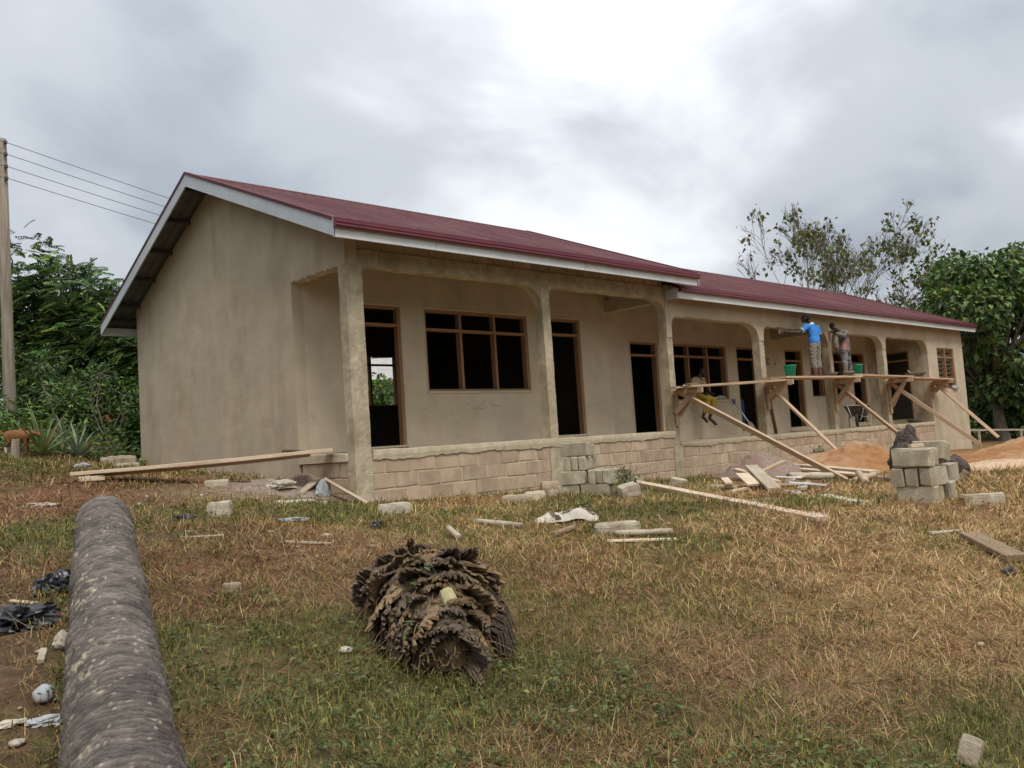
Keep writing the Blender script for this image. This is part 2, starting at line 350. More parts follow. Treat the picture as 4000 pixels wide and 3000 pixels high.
def ell(c, r, rot=(0, 0, 0), nu=14, nv=10):
    R = np.array(Euler(rot).to_matrix()); V = []; F = []
    for i in range(nv+1):
        th = math.pi*i/nv
        for j in range(nu):
            ph = 2*math.pi*j/nu; V.append((math.sin(th)*math.cos(ph), math.sin(th)*math.sin(ph), math.cos(th)))
    V = np.array(V)*np.array(r)@R.T+np.array(c)
    for i in range(nv):
        for j in range(nu): F.append((i*nu+j, (i+1)*nu+j, (i+1)*nu+(j+1) % nu, i*nu+(j+1) % nu))
    return V, F
def grid_faces(nr, nc, wrap=False):
    r = np.arange(nr-1)[:, None]; c = np.arange(nc if wrap else nc-1)[None]
    a = r*nc+c; b = r*nc+(c+1) % nc
    return np.stack([a, b, b+nc, a+nc], -1).reshape(-1, 4)
def remesh(o, vox, smooth=2):
    m = o.modifiers.new('r', 'REMESH'); m.mode = 'VOXEL'; m.voxel_size = vox; m.use_smooth_shade = True
    if smooth:
        s = o.modifiers.new('s', 'SMOOTH'); s.factor = .5; s.iterations = smooth
    return o

# ================================================================== ground
GC = [(-6.6,-10.5,-1.50),(-9,-14,-1.75),(-2,-14,-1.6),(6,-13,-1.4),(14,-10,-1.35),(-12,-8,-1.25),
(-5.4,-8.1,-1.28),(-4.9,-4.0,-.72),(-3.1,2.3,-.20),(-6,0,-.45),(-8,3,-.1),
(-2.9,-7.2,-1.26),(3.5,-6.2,-1.06),(3.9,-7.0,-1.09),(2.8,-2.0,-.90),(0,-4.2,-.95),
(0.1,-.1,-.76),(3,0,-.87),(5.7,0,-.92),(8,0,-1.0),(11.2,0,-1.0),(18,0,-1.1),(24.4,0,-1.25),(24.6,4,-1.1),(24.6,9,-.8),
(0,1.5,-.42),(0,4.2,-.26),(0,8.5,0.0),(4,10,0.1),(12,10,-.1),(20,10.5,-.5),
(-3.2,6.5,.30),(-1.8,12,1.30),(-8,10,1.0),(4,16,.9),(-4,25,2.4),(15,28,1.0),(30,12,-.9),(34,-2,-1.4),(50,10,-1.0),(-20,5,.4),(-25,25,2.5),(-20,-25,-2),(25,-25,-2),(60,40,-.4),(60,-30,-2),(20,60,2),(-40,60,4),(-60,-10,0),(0,-60,-3)]
_P = np.array(GC, float)
def _phi(r2): return .5*r2*np.log(r2+1e-9)
def _fit():
    n = len(_P); X = _P[:, :2]
    K = _phi(((X[:, None]-X[None])**2).sum(-1)); K[np.diag_indices(n)] += .6
    Q = np.c_[np.ones(n), X]
    return np.linalg.solve(np.block([[K, Q], [Q.T, np.zeros((3, 3))]]), np.r_[_P[:, 2], 0, 0, 0])
_W = _fit()
def gz0(x, y):
    x = np.asarray(x, float); y = np.asarray(y, float); s = x.shape
    xx = np.clip(x.ravel(), -60, 60); yy = np.clip(y.ravel(), -60, 60); o = np.empty(len(xx))
    for a in range(0, len(xx), 40000):
        b = slice(a, a+40000)
        r2_ = (xx[b, None]-_P[None, :, 0])**2+(yy[b, None]-_P[None, :, 1])**2
        o[b] = _phi(r2_)@_W[:len(_P)]+_W[-3]+_W[-2]*xx[b]+_W[-1]*yy[b]
    return o.reshape(s)
def gz(x, y):
    x = np.asarray(x, float); y = np.asarray(y, float)
    p = np.c_[x.ravel(), y.ravel()]
    return gz0(x, y)+(.035*fbm(p, .8, 3, 5)+.018*fbm(p, 4.0, 3, 9)).reshape(x.shape)
def gzf(x, y): return float(gz(np.array([x]), np.array([y]))[0])
def gauss(x, y, cx_, cy_, rx, ry=None): return np.exp(-((x-cx_)/rx)**2-((y-cy_)/(ry or rx))**2)
def greenness(x, y):
    p = np.c_[x, y]
    g = .385+.85*fbm(p, .75, 4, 31)+.22*fbm(p, .2, 2, 77)+.12*np.clip((1.5-x)/3, 0, 1)
    g = g+.22*np.clip((-1.2-x)/2.5, 0, 1)*np.clip((-y-4)/2, 0, 1)          # weeds near the stump and log
    g = g+.75*gauss(x, y, -.7, -1.2, .8, .45)+.7*gauss(x, y, .8, -.5, .8, .3)+.3*gauss(x, y, 3.5, -1.7, 1.6, .7)+.6*gauss(x, y, 7.6, -1.0, 1.6, .5)
    g = g+.55*gauss(x, y, 3.2, -5.4, 1.6, 1.0)+.35*gauss(x, y, .6, -4.2, 1.6, 1.2)+.4*gauss(x, y, 5.5, -3.7, 1.4, .9)
    g = g-.28*np.clip((x+2.2)/3, 0, 1)*np.clip((-y-6.0)/1.5, 0, 1)-.45*gauss(x, y, -5.9, -5.0, .7, 2.5)-.5*gauss(x, y, -3.6, 1.0, 1.6, 1.3)
    return g
def bareness(x, y):
    p = np.c_[x, y]
    b = .16+.7*fbm(p, 1.1, 3, 63)
    b = b+.6*gauss(x, y, -5.9, -4.6, .8, 2.6)+.6*gauss(x, y, -3.9, 1.2, 1.8, 1.6)+.8*gauss(x, y, -.9, .9, 1.3, .9)+.5*gauss(x, y, -2.4, -3.6, 1.3, 1.0)
    b = b+1.2*gauss(x, y, 10, -1.2, 3.6, 1.1)+1.2*gauss(x, y, 17, -2.5, 6, 2.6)+.9*gauss(x, y, 0, 5, .7, 4)+.35*gauss(x, y, 5.5, -2.6, 1.2, .8)
    b = b-.8*np.clip((x+3.2)/2, 0, 1)*np.clip((-y-4.5)/1.5, 0, 1)
    return np.clip(b, 0, 1)
xs = np.r_[-400, -250, -150, -100, -70, -50, -36, -26, -20, np.arange(-15, -9, .3), np.arange(-9, 13, .11), np.arange(13, 27, .2), np.arange(27, 40, 1.), 45, 52, 60, 75, 100, 150, 250, 400]
ys = np.r_[-400, -250, -150, -100, -70, -50, -36, -26, -20, np.arange(-16, -11, .4), np.arange(-11, 3, .11), np.arange(3, 12, .25), np.arange(12, 30, 1.), 34, 40, 50, 60, 80, 110, 160, 250, 400]
XX, YY = np.meshgrid(xs, ys); ZZ = gz(XX, YY)
inside = (XX > .16) & (XX < 24.3) & (YY > .16) & (YY < 8.45); ZZ = np.where(inside, -1.5, ZZ)
xr, yr = XX.ravel(), YY.ravel()
base = np.array((.105, .066, .042)); redd = np.array((.15, .076, .044)); grey = np.array((.24, .185, .135)); org = np.array((.36, .19, .085)); pale = np.array((.40, .285, .18)); grn = np.array((.075, .085, .028)); strw = np.array((.25, .165, .075))
T = np.tile(base, (len(xr), 1))
def lay(c, wgt):
    global T
    wgt = np.clip(wgt, 0, 1)[:, None]; T = T*(1-wgt)+c*wgt
pp = np.c_[xr, yr]
lay(strw, .8*np.clip((xr+3.4)/2.5, 0, 1)); lay(redd, np.clip(.2+1.3*fbm(pp, .5, 3, 3), 0, .8)); lay(redd, .9*gauss(xr, yr, -3.9, 1.3, 1.7, 1.5))
lay(grn, np.clip(greenness(xr, yr)-.35, 0, .55))
lay(grey, gauss(xr, yr, -.7, 1.0, 1.2, 1.0)*1.2); lay(grey, .8*gauss(xr, yr, 0, 5, .5, 4)); lay(grey*.9, .8*gauss(xr, yr, 10, -.9, 4, .8))
lay(org, 1.3*gauss(xr, yr, 18, -3.2, 6.5, 2.6)); lay(pale, 1.1*gauss(xr, yr, 13.5, -3.8, 3.2, 1.3)); lay(grn*.8, np.clip((np.hypot(xr-8, yr+2)-24)/10, 0, .9)); lay(grn*.7, np.clip((yr-9)/3, 0, .8)*np.clip((9-np.abs(xr+3))/4+1, 0, 1))
g = mk('ground', np.c_[xr, yr, ZZ.ravel()], grid_faces(len(ys), len(xs)), 'soil', smooth=True, tint=T)
tag(g, 'brown earth sheet under the cut dry grass', kind='structure')

# ================================================================== school building
YV = 1.63; YB = 8.6; YR = 4.349; SL = .4132; YE = -.6; YBK = 9.298
ZR1, ZR2 = 5.224, 4.883
YE2 = -.33
XE, XEND = 21.36, 24.42
F2 = -.236
def zr(y, r=ZR1): return r-SL*abs(y-YR)
B = thing('school_building', 'long unfinished plastered school block with maroon roof and open verandah', 'building')
def boxes_wall(name, rects, y0, y1, mat, axis='y', parent=B):
    mb = MB()
    for (a0, a1, z0, z1) in rects:
        if axis == 'y': mb.box((a0, y0, z0), (a1, y1, z1))
        else: mb.box((y0, a0, z0), (y1, a1, z1))
    return mb.build(name, mat, parent)
def wall_rects(a0, a1, z0, z1, ops):
    """split a wall into upright strips round its openings"""
    R = []; cur = a0
    for (p, q, zb, zt) in sorted(ops):
        R.append((cur, p, z0, z1)); R.append((p, q, z0, zb)); R.append((p, q, zt, z1)); cur = q
    R.append((cur, a1, z0, z1)); return [r for r in R if r[1]-r[0] > 1e-3 and r[3]-r[2] > 1e-3]
FR = .035
D1 = (.964, 2.106, .06, 2.512); W1 = (2.642, 5.228, 1.005, 2.512); D2 = (5.72, 6.808, .06, 2.512)
D3 = (8.46, 9.486, -.11, 2.115); W2 = (9.93, 12.389, .72, 2.115); D4 = (12.885, 13.92, -.11, 2.115)
D5 = (15.382, 16.359, -.11, 2.115); W3 = (16.826, 19.025, .735, 2.115); D6 = (19.519, 20.425, -.11, 2.115)
boxes_wall('front_wall', wall_rects(.2, 7.72, -1.0, 4.0, [D1, W1, D2]), YV, YV+.2, 'plaster_light')
tag(boxes_wall('front_wall', wall_rects(7.72, 20.62, -1.3, 3.68, [D3, W2, D4, D5, W3, D6]), YV+.004, YV+.2, 'plaster_light'))
boxes_wall('front_wall', [(20.62, XE, -1.3, 3.68)], YV-.004, YV+.2, 'raw_concrete')
BW = (4.25, 6.77, 1.18, 2.57)
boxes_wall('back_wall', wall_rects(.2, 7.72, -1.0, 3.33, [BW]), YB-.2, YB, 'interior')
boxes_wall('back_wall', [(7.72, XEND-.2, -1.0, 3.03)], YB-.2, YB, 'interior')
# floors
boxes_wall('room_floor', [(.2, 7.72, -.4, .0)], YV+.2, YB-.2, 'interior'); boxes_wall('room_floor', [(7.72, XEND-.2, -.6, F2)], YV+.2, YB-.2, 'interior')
def gable(name, x0, x1, prof, mat):
    n = len(prof); V = [(x0, y, z) for y, z in prof]+[(x1, y, z) for y, z in prof]
    F = [list(range(n))[::-1], [n+i for i in range(n)]]+[(i, (i+1) % n, n+(i+1) % n, n+i) for i in range(n)]
    return mk(name, V, [f[::-1] for f in F], mat, B)
under = .035
ed = [(y, 2.77+rng.normal(0, .016)+(.03 if y < .5 else 0)*0) for y in np.arange(YV-.03, .15, -.05)]
prof = [(YV, 2.775)]+ed+[(.2, 2.76), (0.0, 2.76), (0, zr(0)-under), (YR, zr(YR)-under), (YB, zr(YB)-under), (YB, -1.2), (YV, -1.2)]
gable('gable_wall', 0, .2, prof, 'plaster')
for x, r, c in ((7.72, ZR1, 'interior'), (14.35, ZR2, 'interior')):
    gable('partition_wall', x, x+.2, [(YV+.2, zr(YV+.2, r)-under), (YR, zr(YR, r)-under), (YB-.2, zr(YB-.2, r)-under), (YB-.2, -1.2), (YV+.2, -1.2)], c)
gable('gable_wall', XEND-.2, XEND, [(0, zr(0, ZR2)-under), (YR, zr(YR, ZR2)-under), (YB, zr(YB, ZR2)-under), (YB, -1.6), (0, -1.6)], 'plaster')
# end store room: front wall with louvre window, side wall with door
LW = (22.144, 23.611, .80, 2.148)
boxes_wall('store_wall', wall_rects(XE, XEND-.2, -1.6, 3.05, [LW]), 0, .2, 'plaster')
DS = (.60, 1.40, -.11, 2.115)
boxes_wall('store_side_wall', wall_rects(.2, YV-.004, -1.0, 3.0, [DS]), XE+.004, XE+.2, 'raw_concrete', axis='x')
boxes_wall('partition_wall', [(YV+.2, YB-.2, -1.2, 3.2)], XE, XE+.2, 'interior', axis='x')
# ---------------- door and window frames
def door_frame(op, y, zt=None, axis='y', x=0):
    a0, a1, z0, z1 = op; t = .05; d0, d1 = y+.025, y+.15
    zt = z1-.34 if zt is None else zt
    def bx(mb, p0, p1, q0, q1):
        if axis == 'y': mb.box((p0, d0, q0), (p1, d1, q1), .004)
        else: mb.box((x+.025, p0, q0), (x+.15, p1, q1), .004)
    m_ = MB(); bx(m_, a0, a0+t, z0-.12, z1-t); bx(m_, a1-t, a1, z0-.12, z1-t); bx(m_, a0, a1, z1-t+.002, z1)
    f = m_.build('door_frame', 'frame_wood', B)
    m_ = MB(); bx(m_, a0+t+.002, a1-t-.002, zt-.022, zt+.028); m_.build('transom', 'frame_wood', f)
    return f
def win_frame(op, y, n, zt, axis='y'):
    a0, a1, z0, z1 = op; t = .05; d0, d1 = y+.025, y+.15
    m_ = MB(); m_.box((a0, d0, z0), (a0+t, d1, z1), .004); m_.box((a1-t, d0, z0), (a1, d1, z1), .004); m_.box((a0+t+.001, d0, z1-t), (a1-t-.001, d1, z1), .004); m_.box((a0+t+.001, d0, z0), (a1-t-.001, d1, z0+t*.7), .004)
    f = m_.build('window_frame', 'frame_wood', B)
    MB().box((a0+t+.002, d0+.004, zt-.025), (a1-t-.002, d1-.004, zt+.025), .004).build('transom', 'frame_wood', f)
    for k in range(1, n):
        xx = a0+(a1-a0)*k/n
        MB().box((xx-.028, d0+.001, z0+t*.7), (xx+.028, d1-.001, zt-.026), .004).build('mullion', 'frame_wood', f)
        MB().box((xx-.028, d0+.001, zt+.026), (xx+.028, d1-.001, z1-t-.001), .004).build('mullion', 'frame_wood', f)
    return f
door_frame(D1, YV, 2.175); win_frame(W1, YV, 3, 2.14); door_frame(D2, YV, 2.175)
door_frame(D3, YV, 1.80); win_frame(W2, YV, 3, 1.81); door_frame(D4, YV, 1.79); door_frame(D5, YV, 1.79); win_frame(W3, YV, 3, 1.81); door_frame(D6, YV, 1.79)
door_frame(DS, 0, 1.80, axis='x', x=XE)
bf = win_frame(BW, YB-.22, 3, 2.30)
# cement sills and plaster margins round the openings
for op in (D1, D2, D3, D4, D5, D6):
    a0, a1, z0, z1 = op; fl = 0 if a1 < 7.5 else F2
    m_ = MB(); m_.box((a0-.05, YV-.03, fl+.002), (a1+.02, YV+.22, z0+rng.uniform(-.02, .02)), .02, .008); m_.build('threshold', 'slab_concrete', B)
for op in (W1, W2, W3):
    a0, a1, z0, z1 = op; MB().box((a0-.03, YV-.018, z0-.05), (a1+.03, YV+.12, z0-.002), .006, .003).build('window_sill', 'plaster_light', B)
for op in (D1, W1, D2, D3, W2, D4, D5, W3, D6):
    a0, a1, z0, z1 = op; mm = MB(); wd = .035
    mm.box((a0-wd, YV-.008, z0), (a0-.002, YV+.03, z1+wd), .003); mm.box((a1+.002, YV-.008, z0), (a1+wd, YV+.03, z1+wd), .003); mm.box((a0, YV-.008, z1+.002), (a1, YV+.03, z1+wd), .003)
    mm.build('plaster_margin', 'plaster_light', B)
# ---------------- louvre window of the store room
f = win_frame(LW, -.0, 2, 1.84)
for k in range(2):
    xa = LW[0]+.055+k*(LW[1]-LW[0])/2; xb = xa+(LW[1]-LW[0])/2-.08
    for i in range(9):
        z = LW[2]+.09+i*.145
        if abs(z-1.84) < .06: continue
        MB().bar((xa, .1, z), (xb, .1, z), .11, .008, upv=(0, .75, .66), ch=.001).build('louvre_blade', 'glass_louvre', f)
# ---------------- verandah slabs and plinth
def ragged_slab(x0, x1, zt, thick, seed):
    n = int((x1-x0)/.035); xs_ = np.linspace(x0, x1, n+1); p = np.c_[xs_, np.zeros(n+1)]
    zt_ = zt+.012*fbm(p, 3, 3, seed); zb = zt-thick+.02*fbm(p, 1.5, 2, seed+1)-.035*np.clip(fbm(p, 5, 4, seed+2, .75), -.5, 1)
    yf = -.012+.006*fbm(p, 12, 3, seed+3, .7); V = []; F = []
    for i in range(n+1):
        V += [(xs_[i], YV-.006, zt-.004), (xs_[i], .03, zt_[i]), (xs_[i], yf[i], zt_[i]-.012), (xs_[i], yf[i]-.006, (zt_[i]+zb[i])/2), (xs_[i], yf[i]+.002, zb[i]), (xs_[i], .04, zb[i]+.01)]
    for i in range(n):
        for k in range(5): F.append((i*6+k, i*6+6+k, i*6+7+k, i*6+k+1))
    return mk('verandah_slab', V, F, 'slab_concrete', B)
ragged_slab(.30, 7.70, 0, .135, 1); ragged_slab(7.86, XE, F2, .11, 8)
COLS = [(0.0, .285), (4.05, 4.245), (7.67, 7.86), (11.29, 11.50), (14.73, 14.94), (18.06, 18.28)]
pm = MB(); pm.box((.2, .02, -1.3), (7.7, .3, -.02)); pm.box((7.7, .02, -1.4), (XE, .3, F2-.02)); pl_ = pm.build('plinth_wall', 'mortar', B)
blk = []
for k in range(7):
    V, Fb = cbox(np.array((-.222, 0, -.108)), np.array((.222, .06, .108)), .007, .0022)
    me = bpy.data.meshes.new('block'); me.from_pydata([tuple(v) for v in V], [], Fb); me.materials.append(MATS['block_red']); blk.append(me)
def lay_block(me, x0, x1, y, zc_, parent, rz=0):
    o = ob('block', me, parent); o.location = ((x0+x1)/2, y, zc_) if rz == 0 else (y, (x0+x1)/2, zc_); o.scale = ((x1-x0)/.444, 1, 1); o.rotation_euler = (rng.normal(0, .008), rng.normal(0, .006), rz+rng.normal(0, .003)); return o
def courses(xa, xb, ztop, n):
    for r in range(n):
        zc_ = ztop-.113-.231*r; x = xa-(0 if r % 2 else .23)+rng.uniform(-.05, .05)
        while x < xb:
            ln = .444*rng.uniform(.92, 1.04); a, b_ = max(x, xa+.006), min(x+ln, xb-.006)
            if b_-a > .07 and gz0(np.array([(a+b_)/2]), np.array([0.]))[0] < zc_+.10: lay_block(blk[rng.integers(7)], a, b_, rng.uniform(.006, .013), zc_+rng.normal(0, .004), pl_)
            x += ln+.02
for i in range(len(COLS)):
    xa = COLS[i][1]; xb = COLS[i+1][0] if i < 5 else XE
    courses(xa, xb, -.125 if xb < 7.8 else F2-.10, 4)
# side of the verandah plinth
MB().box((.025, .2, -1.2), (.3, YV-.08, -.05)).build('plinth_side', 'mortar', B)
MB().box((-.012, .2, -.15), (.4, YV-.002, -.012), .015, .006).build('slab_edge', 'slab_concrete', B)
for r in range(3):
    y = .21 if r % 2 else -.02
    while y < YV-.12:
        ln = .44; a, b_ = max(y, .205), min(y+ln, YV-.09)
        if b_-a > .08: lay_block(blk[rng.integers(7)], a, b_, .008, -.27-.231*r, pl_, rz=-math.pi/2)
        y += ln+.02
# ---------------- columns
def rough_col(x0, x1, y0, y1, z0, z1, mat, amp=.006):
    n = int((z1-z0)/.045); zs = np.linspace(z0, z1, n+1); V = []; F = []
    per = []
    q = 5
    for (ax, ay), (bx_, by) in (((x0, y0), (x1, y0)), ((x1, y0), (x1, y1)), ((x1, y1), (x0, y1)), ((x0, y1), (x0, y0))):
        for k in range(q): per.append((ax+(bx_-ax)*k/q, ay+(by-ay)*k/q))
    per = np.array(per); c = per.mean(0); m_ = len(per); P = []
    for z in zs:
        P.append(np.c_[per, np.full(m_, z)])
    P = np.vstack(P); d = P[:, :2]-c; d /= np.linalg.norm(d, axis=1)[:, None]
    a = amp*fbm(P*(6, 6, 3), 1, 3, int(x0*10)+3)+.006*fbm(P*26, 1, 2, 4)
    P[:, :2] += d*a[:, None]
    Fq = grid_faces(n+1, m_, True)
    return mk('column', P, Fq, mat, B)
for i, (a, b_) in enumerate(COLS):
    top = 2.78 if i < 3 else 2.46
    rough_col(a, b_, .0, .2, -1.25, top, 'raw_concrete', .005)
# cement skirts where column feet meet the plinth
for i, (a, b_) in enumerate(COLS[1:3]):
    rough_col(a-.05, b_+.05, -.012, .1, -1.25, -.17 if i == 0 else -.32, 'raw_concrete', .006)
# ---------------- beams with rounded haunches
def beam(x0, x1, zs_, zt, rl, rr, hl, hr, mat, rag=.0, yo=0., seed=0, cuts=()):
    n = max(40, int((x1-x0)/.03)); xs_ = np.linspace(x0, x1, n+1); zb = np.full(n+1, zs_)
    for i, x in enumerate(xs_):
        if x < x0+rl: t = 1-(x-x0)/rl; zb[i] = zs_-hl*(1-math.sqrt(max(0, 1-t*t)))
        if x > x1-rr: t = (x-(x1-rr))/rr; zb[i] = zs_-hr*(1-math.sqrt(max(0, 1-t*t)))
    p = np.c_[xs_, np.zeros(n+1)]; zb = zb+rag*(.7*fbm(p, 5, 3, seed)+.5*fbm(p, 18, 2, seed+5))
    yf = yo+.005*fbm(p, 4, 3, seed+9)
    segs = [x0]+list(cuts)+[x1]
    for s in range(len(segs)-1):
        ii = [i for i in range(n+1) if segs[s] <= xs_[i] <= segs[s+1]+1e-6]; V = []; F = []
        X_ = [xs_[i] for i in ii]
        if s > 0: X_[0] = segs[s]+.005
        if s < len(segs)-2: X_[-1] = segs[s+1]-.005
        for X, i in zip(X_, ii): V += [(X, yf[i], zt), (X, yf[i], zb[i]+.01), (X, yo+.012, zb[i]), (X, yo+.2, zb[i]), (X, yo+.2, zt)]
        for i in range(len(ii)-1):
            for k in range(4): F.append((i*5+k, i*5+5+k, i*5+6+k, i*5+k+1)[::-1])
            F.append((i*5+4, i*5+9, i*5+5, i*5)[::-1])
        m_ = len(ii)-1; F += [[0, 1, 2, 3, 4][::-1], [m_*5+k for k in range(5)]]
        mk('beam', V, [f[::-1] for f in F], mat, B)
beam(.26, 4.06, 2.75, 3.0, .19, .50, .19, .42, 'raw_concrete', .012, .004, 2, cuts=(.60, 2.80))
beam(4.235, 7.68, 2.75, 3.0, .26, .34, .24, .36, 'raw_concrete', .012, .004, 12, cuts=(6.45,))
MB().box((.0, .002, 2.77), (.262, .2, 3.0), .004, .002).build('beam', 'raw_concrete', B)
MB().box((4.058, .003, 2.74), (4.237, .2, 3.0), .002).build('beam', 'raw_concrete', B)
MB().box((7.678, .003, 2.70), (7.86, .2, 3.0), .002).build('beam', 'raw_concrete', B)
Z2 = 2.40
for i in range(2, 6):
    xa = COLS[i][1]-.006; xb = (COLS[i+1][0] if i < 5 else XE)+.006
    beam(xa, xb, Z2-(.05 if i > 2 else 0), 3.05, .20, .46, .22, .44, 'plaster_beam', .03, -.012, 40+i*7)
    a, b_ = COLS[i]; MB().box((a+.005, -.0135, 1.95 if i == 2 else 2.0), (b_-.005, .19, 3.05 if i > 2 else 2.72), .002).build('column_plaster', 'plaster_beam', B)
MB().box((7.70, -.010, 2.70), (7.87, .19, 3.05), .002).build('column_plaster', 'plaster_beam', B)
# dark block course over the front beam of the taller part
bm_ = MB(); bm_.box((.2, .05, 3.0), (7.70, .2, 3.36)); wp = bm_.build('block_course', 'mortar', B)
for r in range(1):
    x = .21
    while x < 7.6:
        b_ = min(x+.444, 7.69); lay_block(blk[rng.integers(7)], x, b_, .038, 3.118+.231*r, wp); x += .46
# cross beams over the verandah and raked closing wall between the two roofs
for x in (7.68, 14.74):
    zz = 2.72 if x < 8 else 2.36
    MB().box((x, .2, zz), (x+.2, YV, zz+.28), .006, .003).build('cross_beam', 'plaster_beam', B)
gable('step_wall', 7.86, 7.96, [(.02, zr(.02)-under), (YR, zr(YR)-under), (YB-.2, zr(YB-.2)-under), (YB-.2, 2.9), (YR, 4.6), (.02, 2.9)], 'plaster_beam')
# ---------------- roofs
def sheet_mesh(Lg, wdt, name, mat, dz=0):
    """profiled roof sheet: local x across the ribs, local y up the slope"""
    prof = []; pitch = wdt/4
    for k in range(4):
        o = k*pitch; prof += [(o, 0), (o+pitch*.52, 0), (o+pitch*.62, .028), (o+pitch*.88, .028), (o+pitch*.98, 0)]
    prof.append((wdt+.01, .002)); V = []; F = []
    ys_ = np.linspace(0, Lg, 9)
    for y in ys_:
        for (x, z) in prof: V.append((x, y, z+dz))
    n = len(prof)
    for i in range(len(ys_)-1):
        for k in range(n-1): F.append((i*n+k, i*n+k+1, i*n+n+k+1, i*n+n+k))
    me = bpy.data.meshes.new(name); me.from_pydata(V, [], F); me.materials.append(MATS[mat]); return me
sa = math.atan(SL)
def roof(x0, x1, zridge, nsheet, label, YE=YE):
    LS = (YR-YE+.03)/math.cos(sa)
    W_ = (x1-x0)/nsheet
    me = sheet_mesh(LS, W_, 'roof_sheet', 'roof_red'); mu = sheet_mesh(LS, W_, 'sheet_underside', 'sheet_back', -.012)
    R = MB()
    capz = zridge+.045
    # folded ridge cap
    for s in (-1, 1):
        V = [(x0-.02, YR, capz), (x1+.02, YR, capz), (x1+.02, YR+s*.2, capz-.2*SL), (x0-.02, YR+s*.2, capz-.2*SL), (x0-.02, YR+s*.21, capz-.2*SL-.03), (x1+.02, YR+s*.21, capz-.2*SL-.03)]
        R.add(V, [(0, 1, 2, 3), (3, 2, 5, 4)])
    cap = R.build('roof', 'roof_red', B); tag(cap, label)
    for i in range(nsheet):
        for s in (0, 1):
            for q in (me, mu):
                o = ob(q.name.split('.')[0], q, cap)
                if s == 0: o.location = (x0+i*W_, YE-.03, zridge-(YR-YE+.03)*SL+rng.normal(0, .002)); o.rotation_euler = (sa, 0, 0)
                else: o.location = (x0+(i+1)*W_, 2*YR-YE+.03, zridge-(YR-YE+.03)*SL); o.rotation_euler = (sa, 0, math.pi)
    # purlins
    for s in (-1, 1):
        for k, d in enumerate((.25, 1.15, 2.1, 3.05, 4.0, 4.6)):
            y = YR+s*d; z = zridge-d*SL-.075
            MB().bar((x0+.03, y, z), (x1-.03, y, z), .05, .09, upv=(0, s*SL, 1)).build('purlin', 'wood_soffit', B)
    return cap
roof(-.50, 8.10, ZR1, 10, 'upper maroon ribbed roof'); roof(7.745, 24.88, ZR2, 19, 'lower maroon ribbed roof', YE2)
def barge(x, zridge, sides, mat='fascia', t=.025, dep=.25, YE=YE):
    for s in sides:
        ye = YR+s*(YR-YE); zt = zridge+.035
        V = []
        for xx in (x-t, x):
            V += [(xx, YR, zt), (xx, ye, zt-(YR-YE)*SL), (xx, ye, zt-(YR-YE)*SL-dep), (xx, YR, zt-dep)]
        F = [(0, 1, 2, 3), (7, 6, 5, 4), (0, 4, 5, 1), (1, 5, 6, 2), (2, 6, 7, 3), (3, 7, 4, 0)]
        mk('barge_board', V, F, mat, B)
        # folded maroon edge trim on top
        V = []
        for xx in (x-t-.012, x+.07):
            V += [(xx, YR, zt+.022), (xx, ye, zt+.022-(YR-YE)*SL)]
        V += [(x-t-.012, YR, zt-.03), (x-t-.012, ye, zt-.03-(YR-YE)*SL)]
        mk('edge_trim', V, [(0, 1, 3, 2), (0, 4, 5, 1)], 'roof_red', B)
barge(-.511, ZR1, (-1, 1)); barge(8.125, ZR1, (-1, 1)); barge(24.905, ZR2, (-1, 1), 'fascia_white', YE=YE2)
def eave(x0, x1, zb, zt, sgn=-1, mat='fascia_white', joints=(), YE=YE):
    ye = YE if sgn < 0 else 2*YR-YE
    xs_ = [x0]+list(joints)+[x1]
    for a, b_ in zip(xs_[:-1], xs_[1:]):
        MB().box((a+.002, min(ye, ye-sgn*.025), zb), (b_-.002, max(ye, ye-sgn*.025), zt-.03), .003).build('fascia_board', mat, B)
    # gutter profile, rolled
    P = [(0, 0), (.012, .012), (.012, -.04), (.045, -.052), (.062, -.03), (.066, -.062), (.055, -.078), (.062, -.105), (.046, -.128), (.015, -.135), (0, -.13)]
    mids = [x0+(x1-x0)*k/3 for k in range(4)] if x1-x0 < 12 else [x0+(x1-x0)*k/5 for k in range(6)]
    for k, (a, b_) in enumerate(zip(mids[:-1], mids[1:])):
        V = []; dz = .004*(k % 2)
        for xx in (a-.01, b_+.01):
            V += [(xx, ye+sgn*(p+.022+.002*(k % 2)), zt+q+dz+.024) for p, q in P]
        n = len(P); F = [(i, i+1, n+i+1, n+i) for i in range(n-1)]+[list(range(n)), [n+i for i in range(n)][::-1]]
        mk('gutter', V, F if sgn < 0 else [f[::-1] for f in F], 'gutter_red', B)
eave(-.53, 8.05, 2.955, 3.19, joints=(1.25, 4.6)); eave(7.745, 24.85, 2.718, 2.958, joints=(12.4, 17.5), YE=YE2); eave(-.53, 8.05, 2.955, 3.17, 1); eave(7.745, 24.85, 2.718, 2.94, 1, YE=YE2)
# return of the lower eave against the taller wall
MB().box((7.70, YE2-.001, 2.72), (7.742, -.02, 2.93), .003).build('eave_return', 'fascia', B)
MB().box((-.5, YE+.03, 2.965), (.0, YE+.06, 3.02), .003).build('eave_batten', 'fascia', B)

